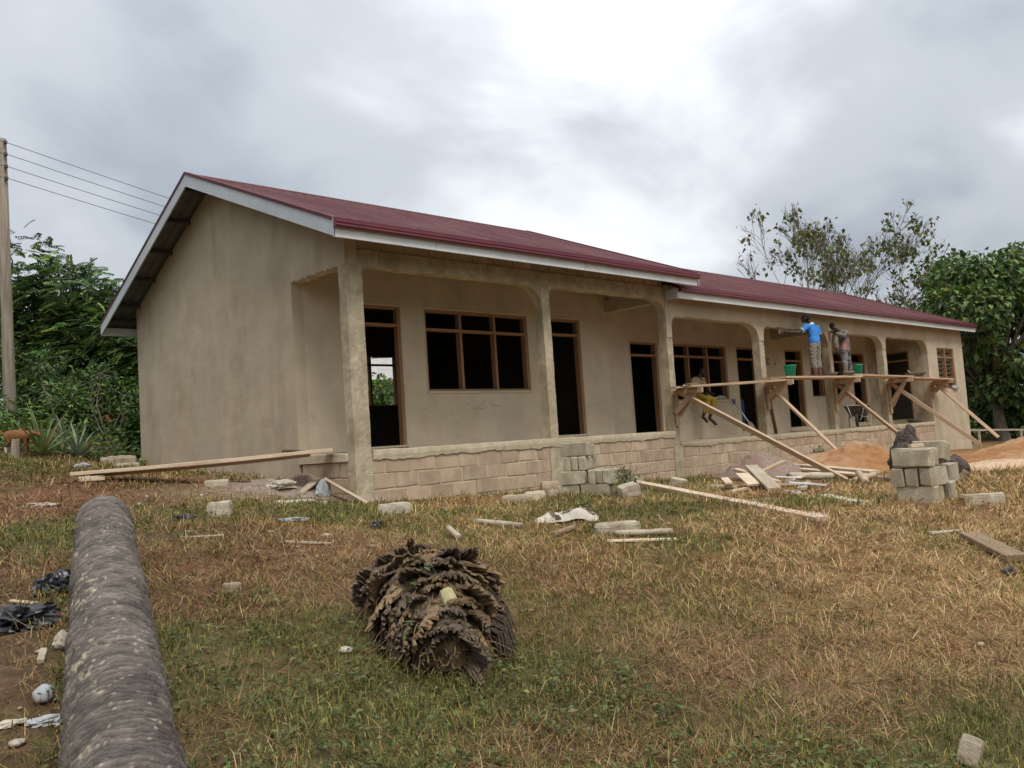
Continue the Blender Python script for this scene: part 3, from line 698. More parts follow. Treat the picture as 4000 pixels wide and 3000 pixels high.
# trowel swipes left in the fresh plaster below the windows: thin proud crescents
def swipe(x, z, r, a0, a1, w_):
    n = 14; V = []; t = np.linspace(0, 1, n)
    for k in t:
        an = a0+(a1-a0)*k; ww = w_*math.sin(math.pi*min(max(k, .02), .98))**.7; wob_ = .012*math.sin(k*9+x*7)
        for q, yy in ((r-ww, -.0006), (r+wob_, -.0045), (r+ww*.6, -.0006)): V.append((x+q*math.cos(an), YV+yy, z+q*math.sin(an)*.7))
    return V, [(i*3+j, i*3+j+1, i*3+4+j, i*3+3+j) for i in range(n-1) for j in range(2)]
for (xa, xb, za, zb, n_) in ((2.55, 5.15, .14, .82, 26), (7.0, 7.62, .2, 1.2, 9), (10.2, 12.2, .0, .55, 10), (.28, .9, .3, 1.3, 7)):
    for _ in range(n_):
        r_ = rng.uniform(.14, .42); xc, zc2 = rng.uniform(xa, xb), rng.uniform(za, zb); m0 = rng.uniform(3.6, 5.4); sp_ = rng.uniform(.35, .9)
        a0_, a1_ = m0-sp_, m0+sp_; px_ = [xc+r_*math.cos(q) for q in (a0_, m0, a1_)]; pz_ = [zc2+r_*.7*(math.sin(q)-math.sin(m0)) for q in (a0_, m0, a1_)]
        if min(px_) < xa-.15 or max(px_) > xb+.1 or max(pz_) > zb+.08 or min(pz_) < za-.12: continue
        V, F = swipe(xc, zc2-r_*.7*math.sin(m0), r_, a0_, a1_, rng.uniform(.008, .026)); mk('trowel_mark', V, F, 'plaster_smear' if rng.random() < .7 else 'plaster', B, True)

# ================================================================== scaffold
def scaffold(x, zl, zlow, ztop_prop, foot, label, tip=-.75):
    R = thing('scaffold_bracket', label, 'scaffold', (x, 0, 0), group='timber scaffold brackets along the verandah')
    plank('ledger', (x-.045, .06, zl-.05), (x-.055, tip, zl-.045), .045, .10, 'wood_scaffold', R)
    plank('ledger', (x+.075, -.01, zl-.055), (x+.07, tip+.12, zl-.05), .045, .10, 'wood_scaffold', R)
    plank('upright', (x+.02, -.035, zlow), (x+.02, -.035, zl-.02), .11, .045, 'wood_scaffold', R, upv=(0, 1, 0))
    plank('brace', (x-.045, -.04, zlow+.26), (x-.055+.05, tip+.2, zl-.02), .045, .10, 'wood_scaffold', R, upv=(0, 1, 1))
    plank('brace', (x+.08, -.05, zlow+.20), (x+.085, tip+.25, zl-.03), .04, .09, 'wood_scaffold', R, upv=(0, 1, 1))
    plank('prop', (x+.02, -.10, ztop_prop), foot, .05, .105, 'wood_scaffold', R, upv=(0, 1, 1))
    return R
scaffold(7.76, .83, .10, .80, (7.12, -3.86, gzf(7.12, -3.86)+.03), 'scaffold bracket with the longest prop, nailed below the step in the roofs')
scaffold(11.40, .99, .36, .90, (11.3, -1.75, -.76), 'second scaffold bracket from the roof step, its prop on the near sand heap')
scaffold(14.83, 1.05, .24, .93, (14.75, -2.2, -1.0), 'scaffold bracket under the two standing workers, its prop crossing the wheelbarrow')
scaffold(18.17, 1.07, .10, .96, (18.2, -2.3, -.90), 'scaffold bracket before the last open bay, prop resting by the store wall')
scaffold(21.46, 1.03, .50, .98, (21.4, -1.78, -.83), 'farthest scaffold bracket, fixed to the store room corner below the louvres', tip=-.66)
def board(name, p, q, w, h, mat, label, cat='plank', group=None, bend=0, upv=(0, 0, 1)):
    o = plank(name, p, q, w, h, mat, None, upv, bend); return tag(o, label, cat, group)
SG = 'walking boards on the scaffold'
board('scaffold_board', (7.42, -.56, .862), (11.62, -.50, 1.02), .26, .045, 'wood_scaffold', 'front walking board nearest the roof step, worker sitting behind it', group=SG, bend=-.01)
board('scaffold_board', (7.36, -.24, .864), (11.55, -.22, 1.03), .24, .045, 'wood_scaffold', 'rear walking board nearest the roof step, against the columns', group=SG)
board('scaffold_board', (11.22, -.52, 1.064), (15.15, -.52, 1.10), .28, .045, 'wood_scaffold', 'front walking board carrying the green bucket and the worker in blue', group=SG)
board('scaffold_board', (11.10, -.22, 1.066), (15.05, -.20, 1.10), .24, .045, 'wood_scaffold', 'rear walking board behind the worker in the blue shirt', group=SG)
board('scaffold_board', (14.75, -.50, 1.148), (18.55, -.50, 1.118), .27, .045, 'wood_scaffold', 'front walking board running right from under the second green bucket', group=SG)
board('scaffold_board', (14.78, -.20, 1.15), (18.45, -.2, 1.118), .22, .045, 'wood_scaffold', 'rear walking board running right from the second green bucket', group=SG)
board('scaffold_board', (18.15, -.46, 1.105), (21.75, -.44, 1.06), .28, .04, 'wood_scaffold', 'front walking board ending below the louvre window', group=SG)
board('scaffold_board', (18.1, -.18, 1.107), (21.6, -.16, 1.06), .22, .04, 'wood_scaffold', 'rear walking board ending at the store room corner', group=SG)
# short packing pieces at the left end
board('packing_block', (7.40, -.60, .852+.058), (7.72, -.58, .855+.062), .10, .04, 'wood_dark', 'short dark packing piece lying on the left end of the scaffold')
board('straight_edge', (14.40, -.2, 1.15), (14.43, -.22, 2.46), .10, .045, 'wood_scaffold', 'upright timber straight edge held against the column by a worker', 'straight edge', upv=(0, 1, 0))
board('leaning_board', (12.66, .55, F2+.01), (11.98, .26, .56), .085, .03, 'wood_dark', 'thin dark board leaning inside the verandah beside the second scaffold prop')
board('verandah_offcut', (9.4, .55, F2+.03), (10.9, .25, F2+.03), .1, .03, 'wood_new', 'pale offcut lying on the verandah edge under the sitting worker')
# ================================================================== small site things
def lathe(prof, n=20):
    V = []; F = []
    for (r, z) in prof:
        for j in range(n): V.append((r*math.cos(2*math.pi*j/n), r*math.sin(2*math.pi*j/n), z))
    m_ = len(prof)
    for i in range(m_-1):
        for j in range(n): F.append((i*n+j, i*n+(j+1) % n, i*n+n+(j+1) % n, i*n+n+j))
    return V, F
def bucket(loc, label):
    R = thing('bucket', label, 'bucket', loc, group='green plastic buckets on the scaffold')
    V, F = lathe([(.001, .004), (.105, .004), (.108, 0), (.142, .255), (.150, .256), (.150, .272), (.139, .272), (.104, .012), (.001, .012)], 22)
    mk('body', V, F, 'bucket_green', R, True)
    t = np.linspace(0, math.pi, 12); MB().tube(np.c_[.147*np.cos(t), .03+.10*np.sin(t), .255-.07*np.sin(t)], .004, 5).build('handle', 'iron', R)
    V, F = lathe([(.001, .215), (.06, .235), (.129, .2)], 16); mk('mortar_fill', V, F, 'mortar_iron', R, True)
bucket((11.74, -.48, 1.092), 'green plastic bucket standing alone left of the worker in blue'); bucket((15.52, -.36, 1.174), 'green plastic bucket at the boots of the worker with the straight edge')
def pan(loc, r, label, rot=(0, 0, 0), fill=True):
    R = thing('head_pan', label, 'pan', loc, rot, group='mortar head pans')
    V, F = lathe([(.001, .003), (r*.6, .006), (r*.85, r*.2), (r, r*.42), (r*1.05, r*.42), (r*1.05, r*.39), (r*.88, r*.17), (r*.62, 0), (.001, 0)], 22)
    mk('bowl', V, F, 'mortar_iron', R, True)
    if fill:
        V, F = lathe([(.001, r*.42), (r*.4, r*.36), (r*.86, r*.25)], 16); V = np.array(V); V[:, 2] += .02*fbm(V*12, 1, 2, 3); mk('mortar_fill', V, F, 'gravel_grey', R, True)
    return R
pan((13.93, -.36, 1.124), .21, 'grey mortar pan on the board beside the brown boots'); pn = pan((19.2, -.40, 1.13), .29, 'wide dark mortar pan on the scaffold by the store room'); pan((20.72, .34, F2+.012), .24, 'mortar pan on the verandah floor under the store room door')
MB().tube([(-.02, .05, .08), (-.12, .16, .21)], .012, 6).build('trowel_handle', 'wood_new', pn)
# wheelbarrow, seen from its wheel end
Wb = thing('wheelbarrow', 'black and grey wheelbarrow parked on the verandah with its wheel forward', 'wheelbarrow', (17.75, .78, F2+.012), (0, 0, rad(202)))
V = [(.42, -.20, .36), (.42, .20, .36), (-.22, .22, .30), (-.22, -.22, .30), (.60, -.33, .62), (.60, .33, .62), (-.42, .36, .60), (-.42, -.36, .60)]
V += [(a*.97, b_*.96, c+.02) for a, b_, c in V[:4]]+[(a*.965, b_*.965, c) for a, b_, c in V[4:]]
F = [(0, 1, 2, 3), (0, 4, 5, 1), (1, 5, 6, 2), (2, 6, 7, 3), (3, 7, 4, 0), (8, 11, 10, 9), (8, 9, 13, 12), (9, 10, 14, 13), (10, 11, 15, 14), (11, 8, 12, 15), (4, 12, 13, 5), (5, 13, 14, 6), (6, 14, 15, 7), (7, 15, 12, 4)]
mk('tray', V, F, 'iron', Wb); MB().tube([(.60, -.33, .62), (.60, .33, .62), (-.42, .36, .60), (-.42, -.36, .60), (.60, -.33, .62)], .014, 6).build('rim', 'white_metal', Wb, True)
wh = MB(); t = np.linspace(0, 2*math.pi, 22); wh.tube(np.c_[.62+.15*np.cos(t), 0*t, .19+.15*np.sin(t)], .042, 8, False); tyre = wh.build('wheel', 'iron', Wb, True)
MB().tube([(.62, -.03, .19), (.62, .03, .19)], .09, 12).build('rim', 'white_metal', tyre)
for s in (-1, 1):
    MB().tube([(.66, s*.09, .19), (.40, s*.14, .30), (-.30, s*.25, .27), (-1.0, s*.30, .52)], .016, 6).build('shaft', 'white_metal', Wb, True)
    MB().tube([(-.12, s*.24, .28), (-.28, s*.27, .01), (-.36, s*.27, .01), (-.52, s*.27, .33)], .015, 6).build('leg', 'white_metal', Wb, True)
    MB().tube([(.62, s*.09, .19), (.56, s*.17, .40), (.60, s*.22, .61)], .013, 6).build('strut', 'white_metal', Wb, True)
# blue drum inside the door, shovel, notices
dr = thing('plastic_drum', 'blue plastic drum standing just inside a dark doorway', 'drum', (13.32, 2.05, F2+.006))
V, F = lathe([(.001, 0), (.21, 0), (.22, .02), (.22, .28), (.232, .30), (.22, .32), (.22, .60), (.232, .62), (.22, .64), (.22, .88), (.20, .92), (.001, .92)], 20); mk('body', V, F, 'blue_plastic', dr, True)
V, F = lathe([(.001, .95), (.205, .95), (.215, .935), (.215, .90)], 20); mk('lid', V, F, 'blue_plastic', dr, True)
sh = thing('shovel', 'mortar-caked shovel with dark blue grip leaning beside the blue drum doorway', 'shovel', (12.40, 1.25, F2))
MB().tube([(.08, .30, .86), (0, -.15, .28)], .016, 8).build('shaft', 'white_metal', sh, True)
V = [(-.10, -.14, .32), (0, -.155, .34), (.10, -.14, .32), (-.11, -.24, .14), (0, -.27, .14), (.11, -.24, .14), (-.05, -.32, .02), (0, -.34, .0), (.05, -.32, .02)]
o = mk('blade', V, [(0, 1, 4, 3), (1, 2, 5, 4), (3, 4, 7, 6), (4, 5, 8, 7)], 'mortar_iron', sh); sm = o.modifiers.new('t', 'SOLIDIFY'); sm.thickness = .006
MB().tube([(.08, .30, .82), (.02, .33, .95), (.14, .33, .96), (.085, .30, .83)], .017, 6).build('grip', 'blue_plastic', sh, True)
def notice(x0, x1, z0, z1, label):
    R = thing('paper_notice', label, 'notice', ((x0+x1)/2, YV-.002, z0), group='paper notices on the verandah wall')
    w_ = (x1-x0)/2; MB().box((-w_, -.003, 0), (w_, .004, z1-z0)).build('sheet', 'paper', R)
    pm_ = MB()
    for k in range(3):
        zz = (z1-z0)*(.15+.27*k); pm_.box((-w_*.8, -.0055, zz), (w_*(.1 if k % 2 else .7), -.003, zz+(z1-z0)*.17))
    pm_.build('print', 'print_dark', R)
notice(14.32, 14.54, 1.63, 1.86, 'larger printed paper notice pasted between two doors'); notice(14.76, 14.85, 1.63, 1.74, 'small dark paper notice right of the larger one')
def crumple(name, loc, r, mat, label, cat, seed=0, rot=0, flat=.45, amp=.45, freq=2.2, group=None, n=26, sharp=True):
    V, F = ell((0, 0, 0), (1, 1, 1), nu=n, nv=n//2); V = np.array(V)
    d = 1+amp*fbm(V*freq+seed*7.7, 1, 4, seed, .6)
    V = V*d[:, None]*np.array(r); V[:, 2] = np.maximum(V[:, 2], -r[2]*.55)+r[2]*.5
    o = mk(name, V, F, mat, None, not sharp); o.location = loc; o.rotation_euler = (0, 0, rot); return tag(o, label, cat, group)
crumple('rag', (12.05, YV+.04, .735), (.22, .08, .06), 'white_plastic', 'crumpled grey rag on the window sill right of the sitting worker', 'rag', 3)
crumple('rag', (23.35, -.03, .80), (.24, .06, .07), 'white_plastic', 'crumpled plastic rag on the louvre window sill', 'rag', 5)
crumple('cloth_scrap', (7.95, -.2, .89), (.12, .04, .04), 'paper', 'pale scrap lying on the scaffold beside the step column', 'scrap', 6)

# ================================================================== ramp plank at the gable
pa, pb = np.array((-3.02, 2.62, gzf(-3.02, 2.62)+.11)), np.array((-.02, .55, .05))
board('ramp_plank', pa, pb, .27, .05, 'wood_new', 'upper long pale plank sloping from the grass to the verandah floor', bend=-.015)
of = np.array((.10, .14, -.052)); board('ramp_plank', pa+of+(pb-pa)*.06, pb+of*np.array((1, 1, 1.0))-(pb-pa)*.10, .25, .045, 'wood_scaffold', 'lower plank half hidden beneath the ramp plank', bend=-.02)
board('packing_block', pa+np.array((.02, -.16, -.085)), pa+np.array((.34, -.26, -.08)), .14, .07, 'wood_new', 'short wood packing piece under the low end of the ramp')
lz = thing('lizard', 'small dark lizard with a long tail resting on the ramp plank', 'lizard', pb+np.array((-.55, .34, -.005)), (0, 0, rad(-35)))
lm = MB(); lm.tube([(-.10, 0, .025), (-.08, 0, .032), (-.03, 0, .028), (.05, 0, .024), (.11, .01, .02), (.28, .03, .012)], [.010, .018, .02, .02, .01, .003], 8)
for s in (-1, 1):
    for x in (-.03, .07): lm.tube([(x, 0, .024), (x-.01, s*.035, .02), (x+.01, s*.05, .0)], [.008, .006, .005], 5)
lm.build('body', 'lizard', lz, True)
# ================================================================== loose blocks
bvar = []
for k in range(6):
    V, Fb = cbox(np.array((-.225, -.072, 0)), np.array((.225, .072, .222)), .013, .005)
    me = bpy.data.meshes.new('block'); me.from_pydata([tuple(v) for v in V], [], Fb); me.materials.append(MATS['block_grey']); bvar.append(me)
def block(loc, rot, label, sc=(1, 1, 1), group=None, name='sandcrete_block', cat='block'):
    o = ob(name, bvar[rng.integers(6)]); o.location = loc; o.rotation_euler = rot; o.scale = sc; return tag(o, label, cat, group)
# right stack: three courses
gb = gzf(3.8, -6.4)-.03; r0 = rad(-3); SR = 'block stack on the right in front of the roots'
hR = .224
block((3.735, -6.35, gb), (0, 0, r0+math.pi/2), 'bottom front block of the right-hand stack', group=SR); block((3.90, -6.33, gb), (0, 0, r0+math.pi/2+.03), 'bottom second block of the right-hand stack', group=SR); block((4.12, -6.40, gb+.03), (0, 0, r0+math.pi/2-.12), 'bottom rear block of the right-hand stack', group=SR)
for k, y in enumerate((-6.165, -6.325, -6.49)):
    block((3.87, y-.0, gb+hR+(.002 if k != 1 else .0)), (0, 0, r0+rng.normal(0, .01)), ('left', 'chipped middle', 'right')[k]+' of the three end-on blocks in the right-hand stack', sc=(1, 1.05 if k != 1 else .98, 1 if k != 1 else .99), group=SR)
block((4.30, -6.50, gb+hR+.005), (0, 0, r0+.1), 'rear block of the middle course in the right-hand stack', sc=(.8, 1, 1), group=SR)
block((3.70, -6.34, gb+2*hR+.006), (0, 0, r0+math.pi/2), 'top front block of the right-hand stack', group=SR); block((3.855, -6.33, gb+2*hR+.006), (0, 0, r0+math.pi/2+.01), 'top second block of the right-hand stack', sc=(1, .9, 1), group=SR)
block((4.05, -6.40, gb+2*hR+.07), (.25, 0, r0+math.pi/2-.2), 'tilted block on the back of the right-hand stack', sc=(.95, 1, 1), group=SR)
board('wood_chip', (3.77, -6.29, gb+3*hR+.03), (3.87, -6.40, gb+3*hR+.03), .09, .04, 'wood_new', 'small wood offcut on top of the right-hand block stack', 'offcut')
# left stack: four courses against the plinth
gl = gzf(2.95, -2.0)-.04; SLk = 'block stack against the plinth'
ax = np.array((math.cos(rad(17)), math.sin(rad(17)))); ay = np.array((-ax[1], ax[0])); c0 = np.array((2.93, -2.2)); hL = .212
def bl(i, j, z, rz, lab, sc=(1, 1, 1), tilt=(0, 0)):
    p = c0+ax*i+ay*j; block((p[0], p[1], gl+z), (tilt[0], tilt[1], rad(17)+rz), lab, (sc[0], sc[1]*.78, sc[2]*.95), SLk)
Q = math.pi/2
bl(.07, .225, 0, Q, 'bottom right block of the stack by the plinth'); bl(.07, .66, 0, Q, 'bottom left block of the stack by the plinth', (.8, 1, 1)); bl(.20, .22, 0, Q, 'bottom rear right block of the stack by the plinth'); bl(.20, .67, 0, Q, 'bottom rear left block of the stack by the plinth', (.85, 1, 1))
for k in range(3): bl(.24, .02+.118*k, hL+.003, 0, ('rightmost', 'middle', 'leftmost')[k]+' end-on block in the second course of the plinth stack')
bl(.06, .57, hL, Q, 'long left block in the second course of the plinth stack', (.85, 1, 1)); bl(.30, .57, hL, Q, 'rear left block in the second course of the plinth stack', (.8, 1, 1))
for k in range(3): bl(.26, .42+.125*k, 2*hL+.004, 0, ('right', 'broken middle', 'left')[k]+' end-on block in the third course of the plinth stack', (.95, 1, .98))
bl(.12, .54, 3*hL+.005, Q, 'top block of the stack by the plinth'); bl(.36, .40, 3*hL+.003, .5, 'broken half block behind the top of the plinth stack', (.45, .9, .85))
def loose(x, y, dim, label, mat='block_pale', rz=0., tilt=(0., 0.), seed=0, cat='block', sink=.02):
    """a knocked-about block: chipped, uneven box"""
    bmx = bmesh.new(); bmesh.ops.create_cube(bmx, size=1); bmesh.ops.subdivide_edges(bmx, edges=bmx.edges[:], cuts=3, use_grid_fill=True)
    V = np.array([v.co[:] for v in bmx.verts]); rr = np.linalg.norm(np.abs(V)**6, axis=1)
    k = (np.abs(V)**8).sum(1)**(1/8); V = V*(.5/np.maximum(k, 1e-6))[:, None]*np.maximum(np.abs(V).max(1)*2, .0)[:, None]
    V = V*np.array(dim); V += np.array(dim).min()*.10*np.c_[fbm(V*9+seed, 1, 2, seed), fbm(V*9+seed, 1, 2, seed+1), fbm(V*9+seed, 1, 2, seed+2)]
    for v, c in zip(bmx.verts, V): v.co = c
    me = bpy.data.meshes.new('loose_block'); bmx.to_mesh(me); bmx.free(); me.materials.append(MATS[mat])
    o = ob('loose_block' if cat == 'block' else cat.replace(' ', '_'), me); o.location = (x, y, gzf(x, y)+dim[2]/2-sink); o.rotation_euler = (tilt[0], tilt[1], rz); return tag(o, label, cat)
loose(-2.53, -1.12, (.26, .18, .19), 'squat grey broken block alone in the grass before the ramp plank', rz=-.7, seed=1)
loose(-.48, -1.62, (.42, .15, .17), 'whitish block lying in front of the corner column foot', rz=-.75, seed=2)
loose(-.14, -4.95, (.46, .17, .12), 'pale long block lying in the grass right of the printed sack', rz=-.62, seed=3, tilt=(.05, .0))
loose(1.45, -1.80, (.42, .2, .15), 'broken brown block lying left of the smaller pale one', 'block_red', rz=-.95, seed=4); loose(1.98, -1.60, (.32, .18, .14), 'small pale block next to the broken brown block', rz=-.5, seed=5)
loose(3.42, -.50, (.30, .2, .20), 'rounded block against the plinth left of the block stack', 'block_red', rz=-.6, seed=6); loose(2.55, -1.40, (.2, .17, .11), 'broken lump at the foot of the block stack', rz=.3, seed=7)
loose(2.86, -2.66, (.30, .22, .20), 'grey block tipped over at the right end of the block stack', rz=-.5, tilt=(.15, -.2), seed=8); loose(5.40, -.72, (.32, .2, .17), 'dark topped block on the grass behind the stack end', 'block_red', rz=.15, seed=9)
loose(5.14, -1.86, (.30, .14, .20), 'tilted broken block behind the long plank', rz=-.5, tilt=(.3, .2), seed=10); loose(3.92, -6.98, (.48, .16, .15), 'long pale block lying right of the right-hand stack', rz=-.82, seed=11)
loose(-3.06, -9.17, (.10, .08, .12), 'pale pointed stone in the dry grass at the bottom right', rz=.3, tilt=(.3, .4), seed=12, cat='stone'); loose(-1.50, 1.30, (.34, .2, .12), 'flat dusty block at the gable foot under the ramp', 'block_grey', rz=-.5, seed=13); loose(-.86, 1.16, (.36, .2, .14), 'dusty block near the raw plinth side below the ramp', 'block_grey', rz=-.6, seed=14)
loose(-2.53, 7.75, (.36, .2, .2), 'pale block standing beside the cut post near the pineapples', rz=.3, seed=15); loose(-.80, 7.6, (.62, .4, .26), 'larger whitish rock lying by the gable back corner', rz=.4, seed=16, cat='rock', sink=.05); loose(-1.25, 5.8, (.4, .25, .12), 'flat whitish rock in front of the larger one', rz=.1, seed=17, cat='rock')
loose(6.6, -6.15, (.16, .12, .07), 'tan brick bit lying in the dark weeds on the right', 'block_red', rz=.3, tilt=(.5, 0), seed=18, cat='brick bit'); loose(-4.18, -5.03, (.10, .09, .07), 'small tan stone in the weeds between log and stump', rz=.2, seed=19, cat='stone', sink=.01)
# ================================================================== timber lying about
def gboard(a, b_, w_, h_, mat, label, za=0, zb=0, upv=(0, 0, 1), cat='plank'):
    return board('loose_plank' if cat == 'plank' else cat.replace(' ', '_'), (a[0], a[1], gzf(*a)+h_/2+za), (b_[0], b_[1], gzf(*b_)+h_/2+zb), w_, h_, mat, label, cat, upv=upv)
gboard((4.5, -1.42), (1.75, -6.15), .16, .05, 'wood_new', 'long pale plank lying across the grass right of the block stack', .10, .01)
gboard((3.2, -4.2), (2.17, -6.0), .07, .03, 'wood_new', 'thin batten lying close behind the long grass plank', .0, .0)
gboard((1.56, -7.62), (.75, -8.25), .16, .05, 'wood_dark', 'brown thick plank at the right edge of the dry grass', .02, .02)
gboard((1.62, -7.25), (1.95, -7.45), .09, .02, 'wood_grey', 'short pale sliver of wood beyond the brown plank', .01, .01)
gboard((10.6, -.35), (8.1, -3.9), .20, .045, 'wood_new', 'long pale board in front of the near sand heap', .16, .12); gboard((10.0, -.9), (7.6, -3.95), .20, .045, 'wood_new', 'second long board lying beside the one before the sand heap', .09, .07); gboard((9.0, -2.0), (7.4, -4.6), .16, .04, 'wood_scaffold', 'darker board under the two long pale boards', .03, .03)
OC = [((5.35, -3.15), (4.45, -4.05), .20, .04, 'wood_grey', .34, .05, 'wide paint-spattered plank on top of the offcut heap'), ((5.2, -2.5), (5.35, -3.2), .12, .05, 'wood_dark', .16, .10, 'dark square timber at the back of the offcut heap'),
      ((3.95, -3.62), (4.9, -3.45), .09, .04, 'wood_new', .02, .05, 'pale batten poking left from the offcut heap'), ((5.3, -2.9), (4.85, -3.9), .09, .045, 'wood_new', .28, .12, 'batten under the spattered plank'),
      ((4.9, -3.25), (4.62, -3.62), .20, .03, 'wood_new', .24, .10, 'short yellowish board end on the offcut heap'), ((5.3, -3.3), (6.3, -3.2), .07, .05, 'wood_scaffold', .22, .36, 'batten rising to the right out of the heap'),
      ((4.55, -2.9), (4.75, -3.25), .10, .04, 'wood_new', .05, .05, 'small pale offcut left in the heap'), ((5.5, -3.7), (6.4, -3.55), .12, .03, 'wood_new', .12, .16, 'pale board on the right of the heap'), ((5.0, -3.95), (5.45, -4.3), .14, .03, 'fascia_white', .12, .06, 'whitish painted offcut low in the heap'),
      ((4.75, -4.3), (5.9, -3.8), .12, .035, 'wood_grey', .03, .05, 'worn board along the front right of the heap'), ((4.6, -3.2), (5.1, -2.8), .12, .03, 'wood_new', .10, .16, 'angled offcut in the middle of the heap'), ((5.4, -3.5), (5.75, -3.75), .15, .02, 'fascia_white', .17, .14, 'greyish flat offcut behind the spattered plank'),
      ((4.35, -4.05), (4.65, -4.15), .10, .03, 'wood_scaffold', .01, .01, 'dark short piece in front of the heap'), ((4.35, -4.4), (3.95, -4.75), .12, .03, 'wood_grey', .02, .0, 'broken board tip in front of the heap'), ((5.6, -3.0), (5.0, -3.6), .10, .04, 'wood_dark', .12, .08, 'dark batten crossing inside the heap'), ((4.9, -3.0), (5.6, -3.9), .10, .03, 'wood_scaffold', .05, .05, 'brown board at the bottom of the heap')]
for a, b_, w_, h_, mt, za, zb, lb in OC: gboard(a, b_, w_, h_, mt, lb, za, zb, cat='offcut')
gboard((4.15, -4.95), (3.35, -5.85), .16, .025, 'lime_white', 'flaking pale bark strip lying in front of the offcut heap', 0, 0, cat='bark strip'); gboard((3.05, -4.5), (3.5, -4.55), .07, .02, 'wood_grey', 'sliver of pale wood in the grass before the heap', cat='offcut')
gboard((-.62, .52), (.02, 1.10), .12, .03, 'wood_grey', 'grey board lying on the rubble below the gable', .02, .12); gboard((.0, .05-.35), (-.22, .45), .13, .04, 'wood_new', 'pale board tilted on the rubble by the corner column', .01, .22, upv=(.5, 0, 1))
o = crumple('paper_sheet', (-.30, .42, gzf(-.3, .42)), (.12, .05, .16), 'white_plastic', 'crumpled white sheet behind the tilted board at the corner column', 'paper', 8, flat=1)
def pole(a, b_, r, mat, label, za=0, zb=0, cat='pole'):
    A = np.array((a[0], a[1], gzf(*a)+r+za)); Bq = np.array((b_[0], b_[1], gzf(*b_)+r+zb)); d = Bq-A; n = 9
    P = np.array([A+d*t for t in np.linspace(0, 1, n)]); R_ = r*(1+.06*rng.normal(0, 1, n))
    d /= np.linalg.norm(d); P = np.vstack([P[:1]+d*.03, P[:1], P, P[-1:], P[-1:]-d*.03]); R_ = np.r_[r*.55, r*.55, R_, r*.55, r*.55]   # hollow ends
    o = MB().tube(P, R_, 12).build('round_pole' if cat == 'pole' else cat, mat, None, True); return tag(o, label, cat)
pole((7.25, -4.0), (6.3, -4.55), .055, 'wood_scaffold', 'cut round pole lying left of the right-hand stack', .10, .0); pole((7.3, -4.25), (6.75, -4.15), .05, 'wood_scaffold', 'short round pole crossing under the other', .06, .0); pole((6.15, -3.35), (7.2, -3.6), .06, 'wood_grey', 'round log end sticking out of the offcut heap', .10, .06)
pole((-1.60, -4.25), (-1.48, -3.95), .03, 'wood_grey', 'short bamboo piece standing out of the grass above the stump', .0, .06, 'bamboo'); pole((-.62, -3.35), (-.50, -3.95), .03, 'wood_grey', 'grey bamboo length lying in the grass right of the small one', 0, 0, 'bamboo'); pole((-.80, -4.70), (-.35, -4.55), .03, 'wood_dark', 'bamboo tube with a dark open end below the pale block', 0, 0, 'bamboo'); pole((-.35, -5.1), (.15, -5.4), .03, 'wood_grey', 'bamboo tube lying in front of the pale block', 0, 0, 'bamboo')
gboard((-.60, -5.2), (-.05, -5.6), .06, .02, 'wood_new', 'thin bark splinter before the bamboo tube', cat='offcut'); gboard((-5.38, -4.62), (-5.28, -4.80), .03, .012, 'wood_new', 'small yellow wood chip beside the black bags', .01, .01, cat='offcut'); gboard((-5.46, -5.66), (-5.52, -5.84), .035, .02, 'wood_grey', 'brown stick left of the log under the paper scrap', .01, .01, cat='offcut')
gboard((-3.70, -2.95), (-3.36, -3.08), .02, .015, 'wood_grey', 'thin white stick on bare ground between log and block', .02, .02, cat='stick'); gboard((-3.1, -3.7), (-2.75, -3.9), .03, .02, 'wood_grey', 'thin pale stick in the grass above the stump', .01, .01, cat='stick')
# ================================================================== heaps
def mound(name, cx_, cy_, rx, ry, h, mat, label, cat, rot=0, seed=0, amp=.12, p=1.6, n=56, off=0.):
    t = np.linspace(0, 1.0, n); a = np.linspace(0, 2*math.pi, 2*n, endpoint=False); R_, A_ = np.meshgrid(t, a, indexing='ij')
    x = R_*np.cos(A_); y = R_*np.sin(A_); xw = cx_+(x*rx)*math.cos(rot)-(y*ry)*math.sin(rot); yw = cy_+(x*rx)*math.sin(rot)+(y*ry)*math.cos(rot)
    P = np.c_[xw.ravel(), yw.ravel()]
    prof = np.clip(1-R_.ravel()**p, 0, 1)**1.15; z = gz(P[:, 0], P[:, 1])-.03+h*prof*(1+.5*fbm(P, .9, 3, seed))+amp*np.sqrt(prof)*(.6*fbm(P, 3, 4, seed+3)+.35*fbm(P, 10, 3, seed+7))
    o = mk(name, np.c_[P-np.array((cx_, cy_)), z-gzf(cx_, cy_)], grid_faces(n, 2*n, True), mat, None, True); o.location = (cx_, cy_, gzf(cx_, cy_)); return tag(o, label, cat)
mound('sand_heap', 10.75, -2.35, 1.9, 1.25, .50, 'sand_orange', 'orange sand heap between the scaffold props and the right-hand stack', 'sand heap', -.7, 3, .13)
mound('sand_heap', 18.2, -4.6, 5.2, 2.3, .62, 'sand_orange', 'big orange sand heap at the right edge before the store room', 'sand heap', -.15, 9, .16)
mound('sand_spread', 12.6, -4.9, 3.4, 1.2, .16, 'sand_pale', 'pale trodden sand spreading behind the roots on the right', 'sand heap', -.35, 12, .05)
